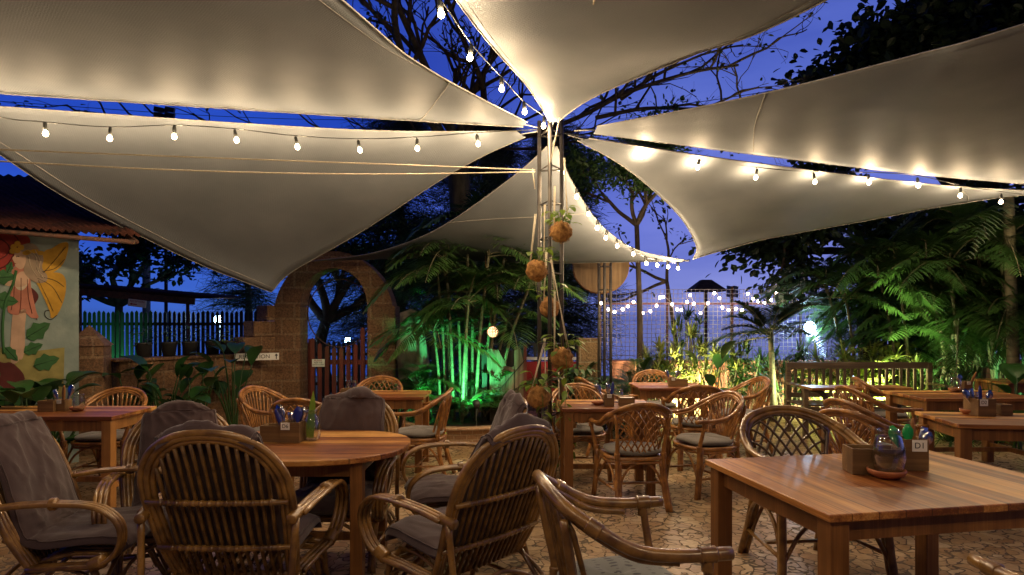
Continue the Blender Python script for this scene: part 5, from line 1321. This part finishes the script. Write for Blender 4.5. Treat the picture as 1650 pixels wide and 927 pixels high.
def broad_plant(loc, n, h, L, label, m='leaf_broad', seed=0, name='broad_leaf_plant', spread=.5, w=.3, grp=None):
    r_ = random.Random(seed); root = thing(name, loc, label, 'plant', grp); lf = MB(); st = MB(); loc = np.asarray(loc, float)
    for k in range(n):
        az = r_.uniform(0, 6.28); hh = h*r_.uniform(.35, 1); sprd = spread*r_.uniform(.3, 1)*h
        p1 = loc + V(math.cos(az)*sprd*.5, math.sin(az)*sprd*.5, hh)
        st.tube([loc + V(r_.uniform(-.04, .04), r_.uniform(-.04, .04), 0), (loc+p1)/2 + V(0, 0, hh*.1), p1], [.012, .006], 6, sm=3)
        el = r_.uniform(.35, 1.25); d = V(math.cos(az)*math.cos(el), math.sin(az)*math.cos(el), math.sin(el)); l = L*r_.uniform(.7, 1.15)
        P = [p1 + d*l*t + V(0, 0, -.4*l*t*t) for t in np.linspace(0, 1, 9)]
        ww = [w*l*q for q in (.10, .5, .78, .95, 1, .92, .7, .38, .02)]
        lf.strap(P, ww, fold=.28)
    st.build('stems', M['leaf_mid'], root, world=True); lf.build('leaves', M[m], root, world=True)
    return root
def gp_(px, d, z=0): p = at(px, 518, d); return (p[0], p[1], z)
G1 = 'broad-leaved plants along the stone wall'
broad_plant(gp_(262, 7.2), 16, .95, .42, 'large broad-leaved plant in the middle of the stone wall', seed=1, grp=G1)
broad_plant(gp_(215, 7.3), 9, .85, .40, 'broad-leaved plant just right of the pyramid-capped pillar', seed=2, grp=G1)
broad_plant(gp_(320, 7.5), 11, .9, .40, 'broad-leaved plant between the middle of the wall and the sign', seed=3, grp=G1)
broad_plant(gp_(376, 7.9), 13, 1.15, .42, 'broad-leaved plant in front of the reception sign', seed=4, grp=G1)
broad_plant(gp_(18, 5.9), 14, .95, .42, 'broad-leaved plant at the left edge below the mural', seed=5, grp=G1)
broad_plant(gp_(90, 6.1), 12, .85, .38, 'broad-leaved plant below the mural beside the pillar', seed=6, grp=G1)
broad_plant(gp_(48, 5.6), 16, .85, .42, 'broad-leaved plant covering the foot of the mural wall', seed=31, grp=G1)
broad_plant(gp_(290, 6.9), 10, .8, .38, 'lower broad-leaved plant in front of the stone wall, left of the gate chairs', seed=33, grp=G1)
broad_plant(gp_(1150, 8.9), 5, 1.0, .50, 'plant with a few large upright leaves in front of the pink wall', seed=17, w=.22)
broad_plant(gp_(1640, 7.2), 6, .95, .45, 'broad-leaved plant at the right edge', seed=21)

def tuft(loc, n, L, label, m='leaf_mid', seed=0, name='grassy_plant', w=.010, droop=.7, grp=None, spread=.1, stems=None, cat='plant'):
    r_ = random.Random(seed); root = thing(name, loc, label, cat, grp); lf = MB(); loc = np.asarray(loc, float)
    heads = [(loc, L)] if not stems else []
    if stems:
        st = MB()
        for k in range(stems[0]):
            a = r_.uniform(0, 6.28); h = r_.uniform(.35, 1)*stems[1]; q = loc + V(math.cos(a)*spread*r_.uniform(.2, 1)*2, math.sin(a)*spread*2*r_.uniform(.2, 1), h)
            st.tube([loc + (q-loc)*V(.5, .5, 0), (loc+q)/2, q], .008, 5, sm=2); heads.append((q, L))
        st.build('stems', M['bark_palm'], root, world=True)
    for hp_, LL_ in heads:
        for k in range(n):
            az = r_.uniform(0, 6.28); el = r_.uniform(.3, 1.45); l = LL_*r_.uniform(.6, 1.1); d = V(math.cos(az)*math.cos(el), math.sin(az)*math.cos(el), math.sin(el))
            p0 = hp_ + V(math.cos(az), math.sin(az), 0)*r_.uniform(0, spread)*(1 if not stems else .1)
            P = [p0 + d*l*t + V(0, 0, -droop*l*t*t*math.cos(el)) for t in np.linspace(0, 1, 6)]
            lf.strap(P, [w*q for q in (.7, 1, 1, .85, .55, .05)], fold=.3)
    lf.build('leaves', M[m], root, world=True)
    return root
G2 = 'flood-lit plants along the pink wall'
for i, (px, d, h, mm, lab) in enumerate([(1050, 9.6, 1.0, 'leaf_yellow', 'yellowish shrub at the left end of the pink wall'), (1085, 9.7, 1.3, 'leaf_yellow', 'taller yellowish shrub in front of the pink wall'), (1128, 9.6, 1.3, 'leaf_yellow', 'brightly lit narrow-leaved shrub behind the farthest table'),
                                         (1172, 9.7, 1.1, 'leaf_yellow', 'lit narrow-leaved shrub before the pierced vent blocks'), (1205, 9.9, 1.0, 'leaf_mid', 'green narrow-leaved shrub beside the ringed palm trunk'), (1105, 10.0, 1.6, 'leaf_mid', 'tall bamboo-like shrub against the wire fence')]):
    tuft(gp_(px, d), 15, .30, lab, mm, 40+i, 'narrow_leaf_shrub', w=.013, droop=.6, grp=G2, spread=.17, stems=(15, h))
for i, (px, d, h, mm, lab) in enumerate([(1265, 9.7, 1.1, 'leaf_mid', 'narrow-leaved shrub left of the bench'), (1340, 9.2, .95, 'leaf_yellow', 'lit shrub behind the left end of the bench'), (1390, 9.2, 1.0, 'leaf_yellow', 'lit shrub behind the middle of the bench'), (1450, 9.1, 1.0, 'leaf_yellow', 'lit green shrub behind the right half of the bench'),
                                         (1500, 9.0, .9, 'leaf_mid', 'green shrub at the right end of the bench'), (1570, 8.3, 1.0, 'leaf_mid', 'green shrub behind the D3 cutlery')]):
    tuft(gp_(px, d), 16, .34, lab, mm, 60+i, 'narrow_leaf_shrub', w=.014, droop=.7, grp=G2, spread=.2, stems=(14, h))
tuft(gp_(1535, 7.8), 110, 1.0, 'tall grassy plant between the bench and the palms', 'leaf_mid', 71, w=.008, droop=.6, spread=.15)
tuft(gp_(1600, 7.7), 90, .95, 'tall grassy plant at the right behind the tables', 'leaf_mid', 72, w=.008, droop=.6, spread=.15)
# leafy shrub near the mast
def leafy(loc, r, n, label, m='leaf_mid', ls=.06, seed=0, name='leafy_shrub', h=1.0, grp=None, cat='shrub'):
    r_ = random.Random(seed); root = thing(name, loc, label, cat, grp); loc = np.asarray(loc, float); st = MB(); lf = MB()
    for k in range(9):
        a = r_.uniform(0, 6.28); q = loc + V(math.cos(a)*r*.7, math.sin(a)*r*.7, h*r_.uniform(.6, 1)); st.tube([loc, (loc+q)/2 + V(0, 0, .1*h), q], [.012, .004], 5, sm=3)
    for k in range(n):
        a = r_.uniform(0, 6.28); t = r_.uniform(.15, 1); rad = r*math.sqrt(r_.random())*(.6+.5*math.sin(3*t+a)); p = loc + V(math.cos(a)*rad, math.sin(a)*rad, h*t)
        small_leaf(lf, p, V(math.cos(a)+r_.uniform(-.6, .6), math.sin(a)+r_.uniform(-.6, .6), r_.uniform(-.4, .8)), ls*r_.uniform(.7, 1.4)*1.6, ls*.42, .4)
    st.build('stems', M['bark'], root, world=True); lf.build('leaves', M[m], root, world=True); return root
leafy(gp_(925, 7.6), .30, 420, 'leafy green shrub right of the mast behind the rattan chair', ls=.062, seed=1, h=.95)
leafy(gp_(895, 6.3), .14, 160, 'small leafy plant at the foot of the mast', 'leaf_lime', ls=.05, seed=2, h=.55)
leafy(gp_(972, 8.2), .25, 300, 'leafy shrub at the foot of the shorter mast', ls=.05, seed=3, h=.7)
leafy(gp_(1000, 7.9), .3, 300, 'dark leafy shrub behind the table right of the mast', 'leaf_dark', ls=.05, seed=4, h=.55)
leafy((-1.25, 6.7, .0), .14, 110, 'small green plant behind the table by the red gate', ls=.04, seed=5, h=.82)
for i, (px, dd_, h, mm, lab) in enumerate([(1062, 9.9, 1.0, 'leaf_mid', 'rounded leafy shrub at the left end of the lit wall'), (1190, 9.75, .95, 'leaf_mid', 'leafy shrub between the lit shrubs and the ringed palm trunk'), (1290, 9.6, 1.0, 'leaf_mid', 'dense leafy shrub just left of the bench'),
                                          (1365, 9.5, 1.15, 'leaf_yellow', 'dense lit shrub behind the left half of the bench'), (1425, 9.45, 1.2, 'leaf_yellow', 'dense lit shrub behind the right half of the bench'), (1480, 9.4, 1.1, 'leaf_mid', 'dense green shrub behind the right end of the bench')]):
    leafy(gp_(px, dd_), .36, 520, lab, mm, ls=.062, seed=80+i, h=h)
# potted plants on the wall
for i, t in enumerate((.16, .30, .42, .56, .66)):
    p = w0 + (w1-w0)*t + V(0, .03, 1.058); r = thing('potted_plant', p, ['potted plant beside the pyramid-capped pillar', 'second potted plant from the pillar on the stone wall', 'middle potted plant on the stone wall', 'potted plant with thin stems on the stone wall', 'potted plant nearest the stepped blocks'][i], 'potted plant', 'potted plants on top of the stone wall')
    MB().lathe([(.07, 0), (.095, .16), (.10, .165), (.10, .18), (.085, .18), (.08, .14)], p, 16, closed=True).build('pot', M['plastic_pot'], r, world=True)
    lf = MB(); r_ = random.Random(i)
    for k in range(46):
        a = r_.uniform(0, 6.28); q = p + V(math.cos(a)*r_.uniform(0, .14), math.sin(a)*r_.uniform(0, .14), .16 + r_.uniform(0, .22)); small_leaf(lf, q, V(math.cos(a), math.sin(a), r_.uniform(-.2, .8)), r_.uniform(.05, .1), .016, .5)
    lf.build('leaves', M['leaf_mid' if i != 4 else 'leaf_lime'], r, world=True)

# ---- trees
def grow(p, d, L, r, depth, r_, tubes, tips, spread=.6, kids_=(2, 3), grav=.0, shrink=.72, wob=.25, nseg=4):
    P = [p]; x = p.copy(); dd = d.copy()
    for i in range(nseg):
        dd = dd + V(r_.uniform(-wob, wob), r_.uniform(-wob, wob), r_.uniform(-wob, wob)*.7 - grav); dd /= np.linalg.norm(dd); x = x + dd*L/nseg; P.append(x.copy())
        if depth <= 2 and i: tips.append((x.copy(), dd.copy()))
    tubes.append((P, r, r*shrink, depth))
    if depth == 0: tips.append((x, dd)); return
    for k in range(r_.randint(*kids_)):
        a = r_.uniform(0, 6.28); ax = V(math.cos(a), math.sin(a), r_.uniform(-.3, .6)); nd = dd + ax*spread*r_.uniform(.6, 1.2); nd /= np.linalg.norm(nd)
        i = r_.randint(max(1, nseg-2), nseg); grow(P[i], nd, L*shrink*r_.uniform(.8, 1.15), r*shrink*.78, depth-1, r_, tubes, tips, spread, kids_, grav, shrink, wob, nseg)
def branches_mesh(tubes, n=(7, 4)):
    mb = MB()
    for P, r0_, r1_, dpt in tubes: mb.tube(P, [r0_, r1_], n[0] if dpt > 1 else n[1], sm=0 if dpt < 2 else 2, caps=False)
    return mb
def leaf_cloud(mb, tips, per, sz, r_, spread=.25, droop=.3, wf=.3):
    for p, d in tips:
        for k in range(per):
            o = V(r_.gauss(0, spread), r_.gauss(0, spread), r_.gauss(0, spread*.7)); dr = V(r_.uniform(-1, 1), r_.uniform(-1, 1), r_.uniform(-.9, .6)) + d*.5; dr /= np.linalg.norm(dr)
            s = np.cross(dr, V(r_.uniform(-1, 1), r_.uniform(-1, 1), 1)); s /= np.linalg.norm(s) + 1e-6; L = sz*r_.uniform(.6, 1.25); q = p + o; nn = np.cross(s, dr)*L*.08
            mb.add([q, q + dr*L*.4 + s*L*wf + nn, q + dr*L*.75 + s*L*wf*.8 + nn, q + dr*L, q + dr*L*.75 - s*L*wf*.8 + nn, q + dr*L*.4 - s*L*wf + nn], [(0, 1, 2, 3), (0, 3, 4, 5)])
def tree(name, base, dirs, L, r, depth, label, lm='leaf_dark', per=8, sz=.14, seed=0, trunk=None, spread=.6, lsp=.25, grav=0, kids_=(2, 3), shrink=.72, cat='tree', wf=.3, grp=None, wob=.25):
    r_ = random.Random(seed); root = thing(name, base, label, cat, grp); tubes = []; tips = []
    trunk = trunk or [base, np.asarray(base) + V(0, 0, 2)]
    t = MB(); t.tube(trunk, [r*1.5, r*1.05], 10, sm=4); t.build('trunk', M['bark'], root, world=True)
    for d in dirs: d = np.asarray(d, float); grow(np.asarray(trunk[-1], float), d/np.linalg.norm(d), L, r, depth, r_, tubes, tips, spread, kids_, grav, shrink, wob)
    branches_mesh(tubes).build('limbs', M['bark'], root, world=True)
    if per:
        c = MB(); leaf_cloud(c, tips, per, sz, r_, lsp, wf=wf); c.build('crown', M[lm], root, world=True)
    return root
# bare tree overhead; its limbs fill the gaps between the sails
tr0 = thing('bare_tree', (-.4, 12.5, 0), 'big bare-branched tree behind the mast reaching over the sails', 'tree')
r_ = random.Random(11); tubes = []; tips = []; fork = at(735, 235, 12)
t = MB(); t.tube([(-.7, 12.3, 0), (-.9, 12.2, 2.5), fork], [.30, .24, .2], 12, sm=5); t.build('trunk', M['bark'], tr0, world=True)
limbs = [([fork, at(720, 190, 11.5), at(680, 95, 10.5), at(618, -40, 9)], .12), ([fork, at(755, 165, 11.5), at(800, 80, 11), at(850, -30, 10)], .09), ([fork, at(690, 190, 11), at(640, 60, 9.5), at(640, -60, 8)], .10),
         ([fork, at(780, 160, 11.5), at(745, 60, 10.5), at(700, -50, 9.5)], .085),
         ([fork, at(830, 225, 11.8), at(930, 190, 11.2), at(1010, 150, 10.6), at(1110, 118, 10), at(1190, 105, 9.6)], .055), ([fork, at(860, 240, 12), at(950, 225, 11.8), at(1000, 250, 11.5), at(1050, 210, 11.2)], .035),
         ([fork, at(600, 240, 11.6), at(440, 225, 11), at(250, 195, 10.4), at(120, 178, 10)], .035), ([at(960, 190, 11), at(1040, 175, 10.6), at(1130, 175, 10.2), at(1210, 160, 10)], .04),
         ([at(1000, 160, 10.8), at(1060, 120, 10.4), at(1140, 85, 10)], .04), ([at(1060, 430, 10), at(1085, 455, 10), at(1110, 470, 10), at(1140, 476, 10)], .03)]
for P, r0_ in limbs[:-1]:
    C = catmull(P, 5); tubes.append((C, r0_, r0_*.35, 5))
    for i in range(2, len(C), 2):
        d = C[i] - C[i-1]; d /= np.linalg.norm(d); fr = i/len(C)
        a = r_.uniform(0, 6.28); nd = d*.7 + V(math.cos(a), math.sin(a)*.6, r_.uniform(-.2, .8))*.8; nd /= np.linalg.norm(nd)
        grow(C[i].copy(), nd, 1.25*(1.1-.5*fr), r0_*(.42-.2*fr)+.008, 3, r_, tubes, tips, .65, (2, 3), 0, .7, .35)
bm_ = MB()
for P, a_, b_, dpt in tubes: bm_.tube(P, [a_, b_], 6 if dpt > 2 else 4, caps=False)
bm_.build('limbs', M['bark'], tr0, world=True)
c = MB(); leaf_cloud(c, [q for k, q in enumerate(tips) if k % 5 == 0], 1, .09, r_, .05); c.build('leaves', M['leaf_dark'], tr0, world=True)

# big-leaved dark tree top right
p = at(1560, 518, 12.5)
tree('broad_leaf_tree', (p[0], 12.5, 0), [(-.3, -.4, .9), (.3, -.5, .8), (-.6, -.2, .5), (.8, 0, .5), (0, -.7, .9), (-.2, .1, .9), (.5, -.6, .4)], 1.75, .15, 4,
     'large dark tree with big round leaves over the right sails', per=19, sz=.19, seed=4, trunk=[(p[0], 12.5, 0), (p[0]-.1, 12.4, 2.4), (p[0]-.25, 12.2, 3.9)], lsp=.3, wf=.33, kids_=(2, 3))
p = at(1330, 518, 12.8)
tree('broad_leaf_tree', (p[0]+.9, 12.8, 0), [(-.9, -.3, .05), (-.7, -.2, .4), (-.3, -.5, .3), (.4, -.3, .3)], 1.5, .09, 3, 'dark big-leaved tree hanging below the right sail over the wire fence',
     per=12, sz=.17, seed=6, trunk=[(p[0]+.9, 12.8, 0), (p[0]+.8, 12.8, 1.6), (p[0]+.6, 12.6, 2.9)], lsp=.24, wf=.33, grav=.04)
# light green tree
p = at(1028, 518, 9.7)
tree('slender_tree', (p[0], 9.7, 0), [(-.3, 0, 1), (.4, .1, .8), (-.5, .2, .6), (.1, -.3, .9)], .75, .035, 3, 'slender tree with small bright leaves behind the mast', lm='leaf_mid', per=16, sz=.10, seed=9,
     trunk=[(p[0], 9.7, 0), (p[0]+.03, 9.7, 1.4), (p[0]-.02, 9.7, 3.0)], lsp=.15, wf=.22)
tree('slender_tree', (p[0]+1.0, 10.9, 0), [(-.9, 0, .3), (.2, .1, .8), (-.6, .2, -.1)], .8, .03, 2, 'thin twiggy sapling left of the lookout hut', per=2, sz=.10, seed=19,
     trunk=[(p[0]+1.0, 10.9, 0), (p[0]+.9, 10.9, 1.2), (p[0]+.75, 10.9, 2.2)], lsp=.1, wf=.25)
# needle trees
def needle_tree(base, h, r, label, seed, n=90, ll=.22, per=16, z0=.25):
    r_ = random.Random(seed); root = thing('casuarina_tree', base, label, 'tree', 'dark casuarina trees'); base = np.asarray(base, float); t = MB(); t.tube([base, base + V(.1, 0, h*.5), base + V(0, 0, h)], [.16, .1, .03], 8, sm=4); t.build('trunk', M['bark'], root, world=True)
    b = MB(); c = MB()
    for k in range(n):
        z = h*(z0 + (1-z0)*r_.random()); a = r_.uniform(0, 6.28); L = r*(1.15-z/h*.8)*r_.uniform(.6, 1.1); d = V(math.cos(a), math.sin(a), r_.uniform(-.05, .45)); P = [base + V(0, 0, z) + d*L*t_ + V(0, 0, -.35*L*t_*t_) for t_ in np.linspace(0, 1, 6)]
        b.tube(P, [.02, .004], 4, caps=False)
        for q in P[1:]:
            for m_ in range(per):
                e = V(r_.gauss(0, .16), r_.gauss(0, .16), r_.gauss(0, .1)); dr = V(r_.uniform(-1, 1), r_.uniform(-1, 1), r_.uniform(-1.1, .3)) + d*.6; dr /= np.linalg.norm(dr)
                s = np.cross(dr, V(0, 1, .2)); s /= np.linalg.norm(s)+1e-6; l = ll*r_.uniform(.6, 1.3); x = q + e; c.add([x - s*.005, x + s*.005, x + dr*l + s*.002, x + dr*l - s*.002], [(0, 1, 2, 3)])
    b.build('limbs', M['bark'], root, world=True); c.build('crown', M['needle'], root, world=True)
needle_tree(gp_(640, 14), 6.2, 2.2, 'dark casuarina behind the low sail, left one', 1, 230, .3, 26, z0=.12)
needle_tree(gp_(780, 13.5), 6.0, 1.9, 'dark casuarina directly behind the palm clump', 2, 230, .3, 26, z0=.12)
needle_tree(gp_(890, 14.5), 6.0, 1.6, 'dark casuarina right behind the mast', 3, 230, .28, 26, z0=.14)
needle_tree(gp_(395, 16), 3.5, 1.5, 'thin casuarina between the left sail and the picket fence', 4, 70, .26, 12, z0=.5)
tree('leafy_tree', gp_(190, 15), [(-.4, 0, .7), (.5, 0, .6), (0, -.3, .9), (.8, 0, .25), (-.8, 0, .3)], 1.0, .08, 3, 'bushy dark tree above the shed roof at the left', per=7, sz=.17, seed=31, trunk=[gp_(190, 15), gp_(190, 15, 1.2), gp_(192, 15, 1.9)], lsp=.2, wf=.3)
tree('gnarled_tree', gp_(520, 13), [(-.5, 0, .5), (.4, 0, .8), (-.1, -.2, .9), (.7, 0, .4)], 1.0, .10, 3, 'gnarled tree seen through the stone arch', per=7, sz=.13, seed=33, trunk=[gp_(530, 13), gp_(515, 13, .9), gp_(525, 13, 1.5)], lsp=.2, wf=.25)

# hedge line at the right far background and behind the left
r_ = random.Random(77); hd = thing('tall_hedge', gp_(1530, 12.5), 'dark leafy hedge closing the right background behind the palms', 'hedge'); c = MB(); 
leaf_cloud(c, [(V(x, 12.2 + r_.uniform(-.5, .5), z), V(0, 0, 1)) for x, z in ((r_.uniform(7.2, 12.5), r_.uniform(.1, 3.6)) for _ in range(900))], 7, .22, r_, .3); c.build('foliage', M['leaf_dark'], hd, world=True)
t = MB(); [t.tube([(x, 12.4, 0), (x+.1, 12.4, 2.6)], .05, 6) for x in np.linspace(7.4, 12.2, 6)]; t.build('stems', M['bark'], hd, world=True)

# ================================================================== FLOODLIGHTS THE PLACE HAS
def flood(loc, target, energy, col, label, ang_=85, lens='lens_green'):
    r = thing('garden_spotlight', loc, label, 'spotlight'); d = np.asarray(target, float) - np.asarray(loc, float); d /= np.linalg.norm(d); p = np.asarray(loc, float)
    m_ = MB(); m_.tube([p - d*.10, p - d*.02], [.035, .05], 12); m_.build('housing', M['cable'], r, world=True)
    m_ = MB(); m_.tube([p - d*.018, p - d*.014], .046, 12); m_.build('lens', M[lens], r, world=True)
    m_ = MB(); m_.tube([p - d*.06, (p[0], p[1], 0)], .008, 6); m_.build('stake', M['cable'], r, world=True)
    s = spot('spotlight_lamp', p, p + d, energy, col, ang_, r, .05)
    return r
GREEN = (.10, 1, .34)
flood((-.45, 7.72, .50), (-.68, 8.62, .95), 150, GREEN, 'green floodlight inside the palm planter', 105)
flood((-1.12, 8.15, .28), (-1.40, 8.95, 1.0), 170, GREEN, 'green floodlight aimed at the rock beside the arch', 100)
flood((-7.6, 11.6, .2), (-8.2, 12.3, 1.2), 50, GREEN, 'green floodlight at the left end of the dark picket fence', 120)
flood((6.6, 7.9, .3), (7.3, 8.9, 2.4), 60, (.25, 1, .4), 'green floodlight under the palms at the right edge', 110)
YEL = (1, .82, .42)
flood((2.5, 9.2, .12), (2.7, 10.2, .9), 520, YEL, 'yellow floodlight at the foot of the pink wall', 140, 'lens_yellow')
flood((3.2, 9.85, .12), (3.1, 10.3, .9), 80, YEL, 'second yellow floodlight along the pink wall, near the palm trunk', 140, 'lens_yellow')
flood((4.7, 8.62, .12), (4.8, 9.6, 1.1), 950, (.95, 1, .5), 'yellow floodlight behind the bench', 140, 'lens_yellow')
flood((6.1, 8.5, .15), (6.2, 9.5, 1.6), 120, (.7, 1, .4), 'yellow floodlight right of the bench under the palms', 120, 'lens_yellow')

flood((5.25, 8.62, .12), (5.3, 9.6, 1.1), 950, (.95, 1, .5), 'yellow floodlight behind the right half of the bench', 140, 'lens_yellow')
